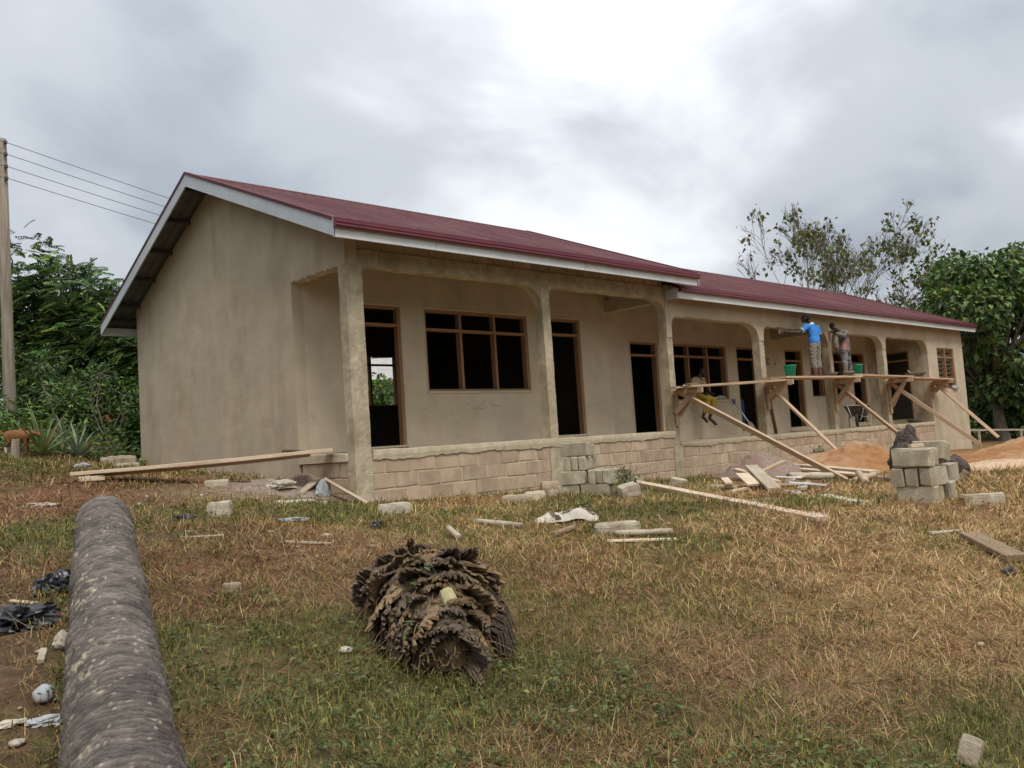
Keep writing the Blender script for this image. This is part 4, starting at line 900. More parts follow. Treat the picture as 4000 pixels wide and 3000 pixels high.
mound('gravel_heap', 8.75, -1.35, 1.15, .75, .42, 'gravel_grey', 'low grey gravel heap with grass on its left by the plinth', 'gravel heap', -.5, 5, .12); mound('gravel_heap', 12.6, -.62, .55, .32, .30, 'root_dark', 'small dark rubble heap by the foot of the second prop', 'rubble heap', 0, 6, .12); mound('rubble_heap', .02, 1.35, .55, .42, .26, 'gravel_grey', 'crumbled mortar heap where plaster meets the raw plinth side', 'rubble heap', .3, 8, .10); mound('rubble_spread', -.75, .95, 1.25, .55, .10, 'gravel_grey', 'grey rubble spread along the gable foot', 'rubble heap', -.6, 18, .08)
mound('lime_patch', -.85, .05, .85, .16, .05, 'lime_white', 'white dried lime patch edging the grass below the gable', 'lime', -.12, 21, .09)
# uprooted dark roots behind the right stack
def lump(name, loc, parts, mat, label, cat, seed, freq=3.2, amp=.32):
    mb_ = MB()
    for c, r in parts:
        V, F = ell(c, r, nu=40, nv=26); V = np.array(V); d = V-np.array(c)
        V = np.array(c)+d*(1+amp*fbm(V*freq, 1, 5, seed, .62)+.10*fbm(V*14, 1, 2, seed+3))[:, None]; mb_.add(V, F)
    o = mb_.build(name, mat, None, False); o.location = loc; return tag(o, label, cat)
lump('root_mass', (7.44, -4.93, gzf(7.44, -4.93)), [((-.05, .20, .30), (.34, .24, .36)), ((.02, .18, .52), (.22, .20, .34)), ((.04, .12, .72), (.12, .10, .20)), ((.05, -.20, .26), (.28, .26, .26)), ((.0, -.48, .16), (.2, .22, .24)), ((.2, .0, .4), (.2, .3, .2))], 'root_dark', 'dark upturned root mass behind the right-hand block stack', 'roots', 4, 4.5, .42)
pole((7.1, -5.75), (7.05, -5.6), .06, 'wood_dark', 'short cut stub standing in weeds behind the right-hand stack', .12, -.08, 'stub')
# ================================================================== bags and sack
GS = 'black plastic bags by the log'
crumple('plastic_bag', (-5.10, -4.50, gzf(-5.1, -4.5)-.02), (.15, .10, .09), 'black_plastic', 'upper black plastic bag crumpled beside the log', 'bag', 1, .4, amp=.75, freq=2.6, n=40)
crumple('plastic_bag', (-5.44, -5.12, gzf(-5.44, -5.12)-.02), (.20, .13, .08), 'black_plastic', 'lower larger black plastic bag left of the log', 'bag', 2, .2, amp=.8, freq=2.6, n=44)
crumple('plastic_bag', (-3.02, -1.35, gzf(-3.02, -1.35)), (.12, .07, .05), 'black_plastic', 'small black plastic scrap in grass left of the squat block', 'bag', 3, amp=.8, freq=3, n=30); crumple('plastic_bag', (-1.65, -2.98, gzf(-1.65, -2.98)), (.07, .06, .06), 'black_plastic', 'small black plastic scrap above the stump', 'bag', 4, amp=.8, freq=3, n=26); crumple('plastic_bag', (.42, -8.28, gzf(.42, -8.28)), (.06, .04, .03), 'black_plastic', 'tiny black scrap in the dry grass at the right edge', 'bag', 5, amp=.8, freq=3, n=22)
crumple('plastic_bag', (-5.62, -6.30, gzf(-5.62, -6.3)+.01), (.042, .042, .045), 'white_plastic', 'balled white plastic bag near the bottom of the log', 'bag', 6, amp=.3, n=26, sharp=False); crumple('plastic_bag', (-5.66, -6.52, gzf(-5.66, -6.52)), (.07, .045, .025), 'white_plastic', 'flat whitish plastic bag below the balled one', 'bag', 7, amp=.6, n=26)
crumple('paper_scrap', (-5.37, -5.66, gzf(-5.37, -5.66)+.02), (.045, .03, .05), 'paper', 'torn paper scrap leaning on the log', 'paper', 8, amp=.6); crumple('paper_scrap', (-5.80, -6.48, gzf(-5.8, -6.48)), (.07, .03, .015), 'paper', 'dry folded leaf of paper at the left edge', 'paper', 9, amp=.6); crumple('paper_scrap', (-4.0, .45, gzf(-4, .45)), (.20, .10, .035), 'paper', 'torn pale paper sack piece on the bare ground beyond the log', 'paper', 10, amp=.8, n=34); crumple('plastic_bag', (-2.2, 5.1, gzf(-2.2, 5.1)), (.14, .08, .05), 'white_plastic', 'white scrap on the bare earth before the pineapples', 'bag', 11, amp=.7); crumple('paper_scrap', (-2.05, -1.9, gzf(-2.05, -1.9)), (.20, .08, .03), 'white_plastic', 'bluish white plastic scrap in grass right of the squat block', 'bag', 12, amp=.8); crumple('rag', (-.75, .78, gzf(-.75, .78)+.06), (.20, .12, .08), 'paper', 'dirty crumpled paper bag on the rubble by the gable', 'paper', 13, amp=.8, n=34)
# woven sack lying crumpled
sk = thing('woven_sack', 'crumpled white printed woven sack lying in the grass before the plinth', 'sack', (.28, -3.85, gzf(.28, -3.85)), (0, 0, rad(-52)))
nx, ny = 60, 40; U, Vv = np.meshgrid(np.linspace(-.36, .36, nx), np.linspace(-.2, .2, ny)); P = np.c_[U.ravel(), Vv.ravel()]
zz = .075+.075*fbm(P, 5.2, 4, 5)+.06*np.exp(-((P[:, 0]-.1)/.16)**2); zz *= np.clip(1.25-(np.abs(P[:, 1])/.2)**4-(np.abs(P[:, 0])/.36)**6, .02, 1); zz = np.maximum(zz, .004)
P2_ = P+.05*np.c_[fbm(P, 4, 3, 8), fbm(P, 4, 3, 9)]
mk('cloth', np.c_[P2_, zz], grid_faces(ny, nx), 'sack_cloth', sk, True)
F_ = grid_faces(ny, nx); cen = P[F_].mean(1)
band = (np.abs(cen[:, 0]+.13+.25*cen[:, 1]) < .028) & (np.abs(cen[:, 1]) < .185); dots = (cen[:, 0] > -.03) & (cen[:, 0] < .31) & ((np.floor(cen[:, 0]/.024)+np.floor(cen[:, 1]/.021)) % 2 == 0) & (np.abs(cen[:, 1]) < .14)
ring = (np.abs(np.hypot(cen[:, 0]-.24, (cen[:, 1]-.06))-.05) < .014)
for nm, ms in (('printed_band', band), ('printed_grid', dots), ('printed_ring', ring)): mk(nm, np.c_[P2_, zz+.005], F_[ms], 'sack_print', sk, True)

# ================================================================== palm log
def palm_log():
    A = np.array((-5.80, -7.90, -1.11)); Bq = np.array((-4.448, -3.323, -.425)); d = Bq-A; Ln = np.linalg.norm(d); d /= Ln
    s = np.cross((0, 0, 1), d); s /= np.linalg.norm(s); u = np.cross(d, s)
    n, k = 620, 110; t = np.linspace(0, 1, n); ph = np.linspace(0, 2*math.pi, k, endpoint=False); T_, P_ = np.meshgrid(t, ph, indexing='ij'); T_ = T_.ravel(); P_ = P_.ravel()
    R0 = .178+.004*T_+.010*fbm(np.c_[T_*9, 0*T_, 0*T_], 1, 2, 91); X = T_*Ln
    q = np.c_[X, np.cos(P_)*.2, np.sin(P_)*.2]
    wob = .020*np.cos(P_-.6)+.06*fbm(q*(1.6, 4.5, 4.5), 1, 3, 21)+.03*fbm(q*(9, 14, 14), 1, 3, 22)
    fr = (X+wob)/.034; sw = fr-np.floor(fr)                       # stepped leaf-scar rings
    ring = np.where(sw < .72, sw/.72, (1-sw)/.28)
    per = .55+.45*fbm(np.c_[np.floor(fr), P_*1.3, P_*0], 1, 2, 29)
    disp = .017*ring*np.clip(per+.3, 0, 1.3)+.016*fbm(q*(3, 6, 6), 1, 4, 24)+.008*fbm(q*(34, 40, 40), 1, 3, 25)
    pits = fbm(np.c_[X*26, P_*9, P_*0], 1, 2, 28); disp = disp-.014*np.clip(pits-.56, 0, 1)*6*.2
    Rr = R0+disp; sag = .03*np.sin(T_*math.pi)
    V = A+X[:, None]*d+(Rr*np.cos(P_))[:, None]*s+(Rr*np.sin(P_)-sag)[:, None]*u
    # lichen and pale crust on the shaded left flank, grey-brown scars elsewhere
    li = .8*fbm(q*(16, 34, 34), 1, 4, 33, .65)+.45*fbm(q*(2.6, 5, 5), 1, 3, 35)+.40*np.clip(np.cos(P_-.35), -1, 1)-.3*np.clip(T_-.45, 0, 1)*2
    li2 = fbm(q*(60, 70, 70), 1, 2, 36)+.5*np.cos(P_-.15-math.pi)*0
    tint = np.ones((len(V), 3))*(.26+1.0*ring*np.clip(per+.2, 0, 1.2))[:, None]*(1+.35*fbm(q*(3, 6, 6), 1, 3, 51))[:, None]*(1+.25*fbm(q*(16, 22, 22), 1, 3, 37))[:, None]
    wgt = np.clip((li-.56)*7, 0, .8)[:, None]; tint = tint*(1-wgt)+np.array((2.7, 2.75, 2.2))*wgt
    w2 = np.clip((fbm(q*(45, 60, 60), 1, 2, 38)-.55)*8, 0, .8)[:, None]; tint = tint*(1-w2)+np.array((2.8, 2.8, 2.5))*w2
    R = thing('palm_log', 'grey felled palm trunk with ringed lichened bark lying in the foreground', 'log', A)
    mk('trunk', V-A, grid_faces(n, k, True), 'log_bark', R, True, tint)
    for e, c in ((0, 'cut_end'), (n-1, 'cut_end')):
        ringv = V[e*k:(e+1)*k]-A; cen = ringv.mean(0); rows = [cen[None]+(ringv-cen)*f for f in (1.0, .75, .5, .25, .02)]
        W_ = np.vstack(rows); W_ += (.012*fbm(W_*30, 1, 3, 3))[:, None]*d; mk(c, W_, grid_faces(5, k, True), 'log_core', R, True)
palm_log()
# ================================================================== palm stump
def palm_stump():
    back = np.array((-3.24, -5.84, -.97)); tip = np.array((-3.93, -7.00, -1.07)); d = tip-back; Ln = np.linalg.norm(d); d /= Ln
    s = np.cross((0, 0, 1), d); s /= np.linalg.norm(s); u = np.cross(d, s)
    R = thing('palm_stump', 'shaggy brown palm crown stub with overlapping frond bases in the foreground', 'stump', (back+tip)/2*np.array((1, 1, 0))+np.array((0, 0, gzf(-3.55, -6.5))))
    O = np.array(R.location)
    rad_ = lambda t: np.interp(t, [-.15, 0, .2, .42, .65, .85, 1.0, 1.12], [.10, .25, .335, .335, .28, .21, .14, .05])
    def pt(t, ph, r): return back+d*(t*Ln)+s*(np.cos(ph)*r)+u*(np.sin(ph)*r*.92)
    n, k = 90, 110; t = np.linspace(-.15, 1.06, n); ph = np.linspace(0, 2*math.pi, k, endpoint=False); T_, P_ = np.meshgrid(t, ph, indexing='ij'); T_ = T_.ravel(); P_ = P_.ravel()
    q = np.c_[T_, np.cos(P_), np.sin(P_)]; r = rad_(T_)*(.93+.20*fbm(q*(5, 2.4, 2.4), 1, 4, 3)+.08*fbm(q*(22, 9, 9), 1, 3, 5))
    V = back+d*(T_*Ln)[:, None]+s*(np.cos(P_)*r)[:, None]+u*(np.sin(P_)*r*.92)[:, None]
    mk('core', V-O, grid_faces(n, k, True), 'stump_fibre', R, True)
    ringv = V[(n-1)*k:]-O; cen = ringv.mean(0); W_ = np.vstack([cen+(ringv-cen)*f for f in (1, .7, .4, .05)]); W_ += (.03*fbm(W_*14, 1, 3, 8))[:, None]*d; mk('cut_face', W_, grid_faces(4, k, True), 'stump_fibre', R, True)
    # frond bases: stiff ragged plates attached at the back and lifting towards the tip
    rg = np.random.default_rng(5)
    for i in range(150):
        t0 = -.12+1.14*(i/150)**.9+rg.uniform(-.05, .05); p0 = rg.uniform(-.8, math.pi+.8)
        wid = rg.uniform(.025, .17)*(1.1-.25*t0); ln = rg.uniform(.08, .42)*(1.1-.4*t0); A0 = pt(t0, p0, rad_(t0)*.97)
        rn = s*math.cos(p0)+u*math.sin(p0); tg = -s*math.sin(p0)+u*math.cos(p0); slope = (rad_(t0+.2)-rad_(t0))/(.2*Ln)
        ax_ = d+rn*(slope+rg.uniform(.05, .42))+tg*rg.uniform(-.35, .35)+rg.normal(0, .08, 3); ax_ /= np.linalg.norm(ax_); wv = tg-ax_*np.dot(tg, ax_); wv /= np.linalg.norm(wv); nv = np.cross(ax_, wv); nv = nv if np.dot(nv, rn) > 0 else -nv
        a, b_ = 8, 23; endc = 1-.26*rg.random(b_)**1.5-.25*np.abs(np.linspace(-1, 1, b_))**2; G = []; cv = rg.uniform(.6, 1.4)
        for ia in range(a):
            for ib in range(b_):
                fa, fb = ia/(a-1), ib/(b_-1)*2-1; l = fa*ln*endc[ib]; G.append((l, fb*wid*(1-.25*fa), -.35*wid*fb*fb+.03*fa*fa*cv-.01+.008*math.sin(fb*11+i)*fa))
        G = np.array(G); G += .011*np.c_[0*G[:, 0], fbm(G*13+i, 1, 3, 2), fbm(G*13+i, 1, 3, 3)]
        o = mk('frond_base', G, grid_faces(a, b_), ('stump_husk', 'stump_tan', 'stump_dark')[rg.choice(3, p=[.42, .50, .08])], R, False); sm = o.modifiers.new('t', 'SOLIDIFY'); sm.thickness = rg.uniform(.008, .022); sm.offset = -1
        mw = Matrix((ax_, wv, np.cross(ax_, wv))).transposed().to_4x4()
        if np.dot(np.cross(ax_, wv), rn) < 0: mw = Matrix((ax_, -wv, -np.cross(ax_, wv))).transposed().to_4x4()
        mw.translation = Vector(A0-O); o.matrix_basis = mw
    # one frond stalk cut off square, pale inside
    c = pt(.93, 1.35, .235)-O; ex = s*.5-d*.75; ex /= np.linalg.norm(ex); ez = np.cross(ex, s+d*.35); ez /= np.linalg.norm(ez)
    if ez[2] < 0: ez = -ez
    st = d*.55-u*.45+s*.15; st /= np.linalg.norm(st); wv = np.cross(st, u); wv /= np.linalg.norm(wv); nv = np.cross(wv, st)
    V = []
    for (l, w_, h_) in ((-.10, .036, .02), (.0, .040, .026), (.06, .036, .022)):
        for a in np.linspace(-1, 1, 7): V.append(c+st*l+wv*(a*w_)+nv*(h_*(1-a*a)-.004))
        for a in np.linspace(1, -1, 7): V.append(c+st*l+wv*(a*w_)-nv*.034)
    F = [(i*14+j, i*14+(j+1) % 14, i*14+14+(j+1) % 14, i*14+14+j) for i in range(2) for j in range(14)]+[list(range(14)), [28+j for j in range(14)][::-1]]
    mk('cut_stalk', V, F, 'petiole_cut', R)
    # loose fibres
    fb_ = MB()
    for i in range(800):
        t0 = rg.uniform(.0, 1.05); p0 = rg.uniform(-.75, .5) if rg.random() < .35 else rg.uniform(-.5, math.pi+.6); r0 = rad_(t0)+.02
        P = [pt(t0, p0, r0)]; dr_ = d*rg.uniform(-.2, .8)+s*math.cos(p0)*rg.uniform(.1, .5)+np.array((0, 0, -1.))*rg.uniform(.3, 1.4)+rg.normal(0, .25, 3); dr_ /= np.linalg.norm(dr_); stp = rg.uniform(.03, .08)
        for k_ in range(4): dr_ = dr_+np.array((0, 0, -.25))+rg.normal(0, .22, 3); dr_ /= np.linalg.norm(dr_); P.append(P[-1]+dr_*stp)
        P = np.array(P)-O; P[:, 2] = np.maximum(P[:, 2], 0.0); fb_.tube(P, np.array([.0028, .0026, .0022, .0018, .001])*rg.uniform(.6, 1.3), 3, False)
    for i in range(160):      # torn fibres of the cut face
        q = pt(1.03, rg.uniform(0, 6.28), .15*rg.random()**.5); e_ = q+(d*rg.uniform(.02, .09)+rg.normal(0, .03, 3)); fb_.tube(np.array([q-d*.05, q, e_])-O, [.007, .006, .003], 4, False)
    tag(fb_.build('fibre', 'stump_tan', R), kind='stuff')
    Cs, Ds = [], []
    for (tt, pp_) in ((.52, 1.75), (.58, 1.6), (.66, 1.95), (.82, 2.3), (.95, 2.5)):
        for _ in range(9): Cs.append(pt(tt, pp_, rad_(tt)+.03)+rg.normal(0, .022, 3)-O); Ds.append(rg.normal(0, 1, 3)+np.array((0, 0, .4)))
    n_ = len(Cs); Cs = np.array(Cs); Ds = np.array(Ds); D2 = Ds/np.linalg.norm(Ds, axis=1)[:, None]; S2 = np.cross(D2, (0, 0, 1.)); S2 /= np.linalg.norm(S2, axis=1)[:, None]+1e-6; lg_ = rg.uniform(.03, .07, n_)[:, None]
    Vl = np.stack([Cs, Cs+D2*lg_*.5+S2*lg_*.26, Cs+D2*lg_-np.array((0, 0, .01)), Cs+D2*lg_*.5-S2*lg_*.26], 1).reshape(-1, 3); tag(mk('sprouts', Vl, np.arange(n_*4).reshape(-1, 4), 'leaf', R, False, np.tile(np.array((.10, .15, .045)), (n_*4, 1))), kind='stuff')
    # husk of old roots on the right flank
    hk = MB()
    for i in range(150):
        t0 = rg.uniform(.25, .85); p0 = rg.uniform(-.35, .5); A = pt(t0, p0, rad_(t0)+.015); out_ = -s*0+s*rg.uniform(.05, .16)+d*rg.uniform(-.04, .16)
        E_ = A+out_; E_[2] = gzf(E_[0], E_[1])+.01; M1 = (A+E_)/2+s*.04+np.array((0, 0, .05)); hk.tube(np.array([A, M1, E_])-O, [.008, .007, .005], 4, False)
    hk.build('root_fringe', 'stump_dark', R)
palm_stump()

# ================================================================== people
def tb(mb, pts, r, k=12): mb.tube(pts, r, k)
def head(mb, hair, c, f, sc=1., upv=(0, 0, 1)):
    f = np.array(f, float); f /= np.linalg.norm(f); z = np.array(upv, float); z = z-f*np.dot(z, f); z /= np.linalg.norm(z); x = np.cross(f, z)
    M = np.stack([x, f, z], 1)*sc; c = np.array(c, float)
    def e(mb_, o, r): V, F = ell((0, 0, 0), r, nu=16, nv=12); mb_.add((np.array(V)+np.array(o))@M.T+c, F)
    e(mb, (0, -.008, .03), (.074, .093, .088)); e(mb, (0, .022, -.045), (.058, .066, .068)); e(mb, (0, .055, -.092), (.03, .03, .022)); e(mb, (0, .094, -.018), (.015, .02, .026)); e(mb, (0, .082, .022), (.05, .016, .012)); e(mb, (0, .084, -.062), (.026, .014, .012))
    for s in (-1, 1): e(mb, (s*.077, -.005, -.012), (.012, .02, .03)); e(mb, (s*.038, .062, -.03), (.024, .022, .022))
    e(hair, (0, -.018, .045), (.080, .096, .086)); e(hair, (0, -.045, .0), (.074, .066, .07))
    eyes = []
    for s in (-1, 1): eyes.append((np.array((s*.031, .083, .004)))@M.T+c)
    return eyes
def hand(mb, w_, dirv, side, curl=.4, sc=1.):
    """palm plus five separate fingers growing from wrist w_ along dirv"""
    d = np.array(dirv, float); d /= np.linalg.norm(d); s = np.array(side, float); s -= d*np.dot(s, d); s /= np.linalg.norm(s); n = np.cross(d, s)
    w_ = np.array(w_, float); tb(mb, [w_, w_+d*.045*sc, w_+d*.085*sc], [(.020*sc, .026*sc), (.018*sc, .038*sc), (.014*sc, .036*sc)][0:3] if False else [.026*sc, .032*sc, .028*sc], 10)
    for i, (o, l) in enumerate(((-.030, .062), (-.010, .075), (.010, .080), (.030, .070))):
        b_ = w_+d*.080*sc+s*o*sc; m1 = b_+(d*math.cos(curl*.5)+n*math.sin(curl*.5))*l*.5*sc; tb(mb, [b_, m1, m1+(d*math.cos(curl*1.6)+n*math.sin(curl*1.6))*l*.5*sc], [.0095*sc, .0088*sc, .0075*sc], 7)
    b_ = w_+d*.03*sc+s*.028*sc; m1 = b_+(d*.6+s*.8)*.04*sc; tb(mb, [b_, m1, m1+(d*.9+s*.3+n*.3)*.032*sc], [.012*sc, .010*sc, .008*sc], 7)
def fin(mb, name, mat, R, vox=.010, sm=3):
    O = np.array(R.location); V = np.vstack(mb.v)-O; o = mk(name, V, mb.f, mat, R, True); remesh(o, vox, sm); return o
def wrinkle(o, s=.012, sz=.05):
    t = bpy.data.textures.new('w', 'CLOUDS'); t.noise_scale = sz; t.noise_depth = 2; m = o.modifiers.new('d', 'DISPLACE'); m.texture = t; m.strength = s; m.mid_level = .5; return o
def eyeset(R, eyes):
    O = np.array(R.location)
    for e in eyes:
        V, F = ell(e-O, (.011, .011, .008), nu=8, nv=6); mk('eye', V, F, 'cloth_white', R, True)
# --- worker in blue, back to us, plastering the beam
R = thing('person', 'worker in bright blue polo and grey trousers plastering the beam from the scaffold', 'person', (13.06, -.48, 1.10))
bd, hr = MB(), MB(); y = -.48
hip, chest, neck = (13.06, y, 1.93), (13.08, y+.03, 2.24), (13.06, y+.06, 2.42)
tb(bd, [(13.06, y, 1.86), hip, (13.08, y+.01, 2.08), chest, (13.07, y+.04, 2.36), neck], [(.10, .14), (.105, .15), (.095, .14), (.105, .165), (.085, .15), (.05, .055)]); tb(bd, [neck, (12.98, y+.09, 2.50)], [.05, .052])
eyes = head(bd, hr, (12.955, y+.13, 2.565), (-.35, .93, .1), .95)
SL_, SR_ = np.array((12.86, y+.05, 2.345)), np.array((13.29, y+.03, 2.33))
eL, hL_ = np.array((12.62, y+.16, 2.20)), np.array((12.40, y+.36, 2.24)); eR, hR_ = np.array((13.36, y-.02, 2.08)), np.array((13.36, y+.04, 1.87))
tb(bd, [SL_, eL, hL_], [.052, .042, .030]); hand(bd, hL_, (-.8, .5, .1), (0, 0, 1), .3, .9); tb(bd, [SR_, eR, hR_], [.052, .042, .030]); hand(bd, hR_, (-.1, .1, -1), (0, 1, 0), .7, .9)
for s in (-1, 1):
    x = 13.06+s*.085; tb(bd, [(x, y, 1.90), (x+s*.03, y+.02, 1.55), (13.06+s*.115, y, 1.19)], [.085, .062, .045])
fin(bd, 'body', 'skin', R, .009, 2); fin(hr, 'hair', 'hair', R, .01, 1)
sh_ = MB(); tb(sh_, [(13.06, y, 1.92), (13.065, y, 2.02), (13.08, y+.01, 2.10), chest, (13.07, y+.04, 2.36), (13.06, y+.055, 2.405)], [(.130, .178), (.125, .172), (.118, .163), (.125, .182), (.105, .16), (.07, .085)]); tb(sh_, [SL_+(.06, 0, 0), SL_, SL_+(eL-SL_)*.62], [.075, .075, .068]); tb(sh_, [SR_-(.06, 0, 0), SR_, SR_+(eR-SR_)*.62], [.075, .075, .066])
wrinkle(fin(sh_, 'shirt', 'cloth_blue', R, .011, 1), .03, .07)
cl = MB(); tb(cl, [(13.06, y+.05, 2.395), (13.055, y+.062, 2.445)], [.082, .066]); fin(cl, 'collar', 'cloth_white', R, .009, 1)
cf = MB(); tb(cf, [SL_+(eL-SL_)*.60, SL_+(eL-SL_)*.68], [.071, .07]); tb(cf, [SR_+(eR-SR_)*.60, SR_+(eR-SR_)*.68], [.069, .068]); fin(cf, 'sleeve_cuffs', 'cloth_white', R, .009, 1)
tr = MB(); tb(tr, [(13.06, y, 1.99), (13.06, y, 1.90), (13.06, y, 1.84)], [(.115, .158), (.125, .175), (.11, .16)])
for s in (-1, 1): x = 13.06+s*.085; tb(tr, [(x, y, 1.90), (x+s*.03, y+.02, 1.56), (13.06+s*.115, y, 1.31)], [.105, .082, .078])
wrinkle(fin(tr, 'trousers', 'cloth_khaki', R, .011, 1), .042, .05)
bt = MB()
for s in (-1, 1):
    x = 13.06+s*.115; tb(bt, [(x, y, 1.34), (x, y-.005, 1.20), (x, y, 1.14)], [.070, .062, .055]); V, F = ell((x-.01*s, y+.055, 1.135), (.05, .125, .042)); bt.add(V, F)
fin(bt, 'boots', 'boot_brown', R, .009, 2)
tw = thing('trowel', 'plastering float held against the beam soffit by the worker in blue', 'trowel', (12.30, -.02, 2.25)); MB().box((-.12, -.012, -.05), (.10, 0, .05), .003).build('plate', 'mortar_iron', tw); MB().tube([(-.05, -.03, 0), (.07, -.06, 0)], .014, 6).build('handle', 'wood_dark', tw)
# --- worker with the straight edge, leaning to the left
R = thing('person', 'worker in muddy camouflage clothes and boots sighting along the straight edge', 'person', (14.66, -.50, 1.172))
bd, hr = MB(), MB(); y = -.50; b0 = 1.172
tb(bd, [(14.62, y, 1.74), (14.64, y, 1.82), (14.64, y, 1.98), (14.62, y+.02, 2.14), (14.56, y+.05, 2.26), (14.46, y+.08, 2.32)], [(.10, .13), (.105, .14), (.095, .125), (.105, .14), (.09, .13), (.05, .055)])
tb(bd, [(14.46, y+.08, 2.32), (14.36, y+.10, 2.36)], [.05, .05]); eyes = head(bd, hr, (14.29, y+.10, 2.405), (-.35, -.85, -.25), .95, (-.45, 0, 1))
SA = np.array((14.66, y-.06, 2.24)); eA, hA = np.array((14.42, y-.10, 2.14)), np.array((14.44, y+.20, 2.30)); SB = np.array((14.50, y+.14, 2.25)); eB, hB = np.array((14.36, y+.1, 1.98)), np.array((14.30, y+.04, 1.78))
tb(bd, [SA, eA, hA], [.052, .042, .030]); hand(bd, hA, (-.2, .8, .1), (0, 0, 1), .9, .9); tb(bd, [SB, eB, hB], [.05, .04, .03]); hand(bd, hB, (-.1, 0, -1), (0, 1, 0), .5, .9)
for s in (-1, 1): x = 14.66+s*.085; tb(bd, [(14.63+s*.07, y, 1.78), (x, y+.02, 1.50), (14.67+s*.125, y, 1.25)], [.085, .06, .045])
fin(bd, 'body', 'skin', R, .009, 2); fin(hr, 'hair', 'hair', R, .01, 1); eyeset(R, eyes)
sh_ = MB(); tb(sh_, [(14.63, y, 1.78), (14.64, y, 1.86), (14.64, y, 1.98), (14.62, y+.02, 2.14), (14.56, y+.045, 2.25), (14.50, y+.07, 2.30)], [(.13, .165), (.125, .158), (.115, .145), (.123, .158), (.108, .145), (.07, .08)]); wrinkle(fin(sh_, 'vest', 'cloth_vest', R, .011, 2), .02)
sv = MB(); tb(sv, [SA+(-.05, .03, .02), SA, eA, hA+(eA-hA)*.15], [.078, .07, .058, .046]); tb(sv, [SB, SB+(eB-SB)*.9, hB+(eB-hB)*.3], [.07, .058, .05]); wrinkle(fin(sv, 'sleeves', 'cloth_camo', R, .010, 2), .016)
tr = MB(); tb(tr, [(14.63, y, 1.84), (14.63, y, 1.76), (14.63, y, 1.72)], [(.115, .15), (.12, .165), (.11, .15)])
for s in (-1, 1): x = 14.66+s*.085; tb(tr, [(14.63+s*.075, y, 1.78), (x, y+.02, 1.51), (14.67+s*.125, y, 1.37)], [.10, .078, .075])
wrinkle(fin(tr, 'trousers', 'cloth_jeans', R, .011, 1), .042, .05)
bt = MB()
for s in (-1, 1):
    x = 14.67+s*.125; tb(bt, [(x, y, 1.40), (x, y, 1.27), (x, y, 1.21)], [.072, .062, .055]); V, F = ell((x-.04, y-.04, b0+.036), (.085, .10, .04)); bt.add(V, F)
fin(bt, 'boots', 'boot_mud', R, .009, 2)
# --- worker sitting on the window sill, legs hanging down the wall
R = thing('person', 'barefoot worker in tan shirt and mustard trousers sitting on the window sill', 'person', (10.75, 1.45, .73))
bd, hr = MB(), MB()
tb(bd, [(10.74, 1.50, .80), (10.75, 1.52, .92), (10.80, 1.54, 1.10), (10.86, 1.53, 1.22), (10.90, 1.52, 1.29)], [(.10, .14), (.10, .14), (.10, .155), (.085, .15), (.05, .055)]); tb(bd, [(10.90, 1.52, 1.29), (10.96, 1.48, 1.36)], [.047, .05])
eyes = head(bd, hr, (10.985, 1.46, 1.425), (.0, -.95, -.12), .93)
S1, S2 = np.array((10.66, 1.52, 1.21)), np.array((11.03, 1.50, 1.22))
tb(bd, [S1, (10.60, 1.44, .98), (10.70, 1.26, .84)], [.05, .04, .028]); hand(bd, (10.70, 1.26, .84), (.4, -.8, -.1), (1, 0, 0), .6, .9); tb(bd, [S2, (11.08, 1.45, 1.0), (10.98, 1.25, .84)], [.05, .04, .028]); hand(bd, (10.98, 1.25, .84), (-.4, -.8, -.1), (1, 0, 0), .6, .9)
LG = [((10.66, 1.48, .80), (10.60, 1.06, .70), (10.56, 1.22, .34)), ((10.84, 1.48, .80), (10.82, 1.05, .68), (10.80, 1.20, .30))]
for a, b_, c in LG: tb(bd, [a, b_, c], [.085, .058, .038])
for (a, b_, c), tip in zip(LG, ((10.50, 1.09, .17), (10.80, 1.04, .09))):
    c = np.array(c); tip = np.array(tip); tb(bd, [c+(0, .03, -.06), c+(tip-c)*.4+(0, 0, -.04), c+(tip-c)*.85+(0, 0, -.02), tip], [(.036, .034), (.034, .042), (.022, .046), (.012, .04)]); tb(bd, [c, c+(0, .03, -.07)], [.04, .036])
    for k_ in range(5):
        q = tip+np.array(((k_-2)*.015, 0, 0)); dv = (tip-c)/np.linalg.norm(tip-c); tb(bd, [q-dv*.02, q+dv*.025], [.010, .007], 6)
fin(bd, 'body', 'skin', R, .009, 2); fin(hr, 'hair', 'hair', R, .01, 1); eyeset(R, eyes)
sh_ = MB(); tb(sh_, [(10.74, 1.49, .83), (10.75, 1.52, .93), (10.80, 1.54, 1.10), (10.855, 1.53, 1.21), (10.88, 1.525, 1.25)], [(.135, .17), (.12, .158), (.118, .172), (.10, .165), (.075, .10)]); tb(sh_, [S1+(.05, 0, 0), S1, (10.63, 1.48, 1.07)], [.075, .075, .062]); tb(sh_, [S2-(.05, 0, 0), S2, (11.06, 1.47, 1.08)], [.075, .075, .062]); wrinkle(fin(sh_, 'shirt', 'cloth_tan', R, .011, 2), .02)
tr = MB(); tb(tr, [(10.74, 1.52, .90), (10.74, 1.49, .81), (10.75, 1.42, .77)], [(.12, .16), (.12, .165), (.10, .15)])
for a, b_, c in LG: b_ = np.array(b_); c = np.array(c); tb(tr, [a, (np.array(a)+b_)/2, b_, b_+(c-b_)*.5, b_+(c-b_)*.86], [.105, .092, .082, .07, .066])
wrinkle(fin(tr, 'trousers', 'cloth_yellow', R, .011, 2), .018, .06)
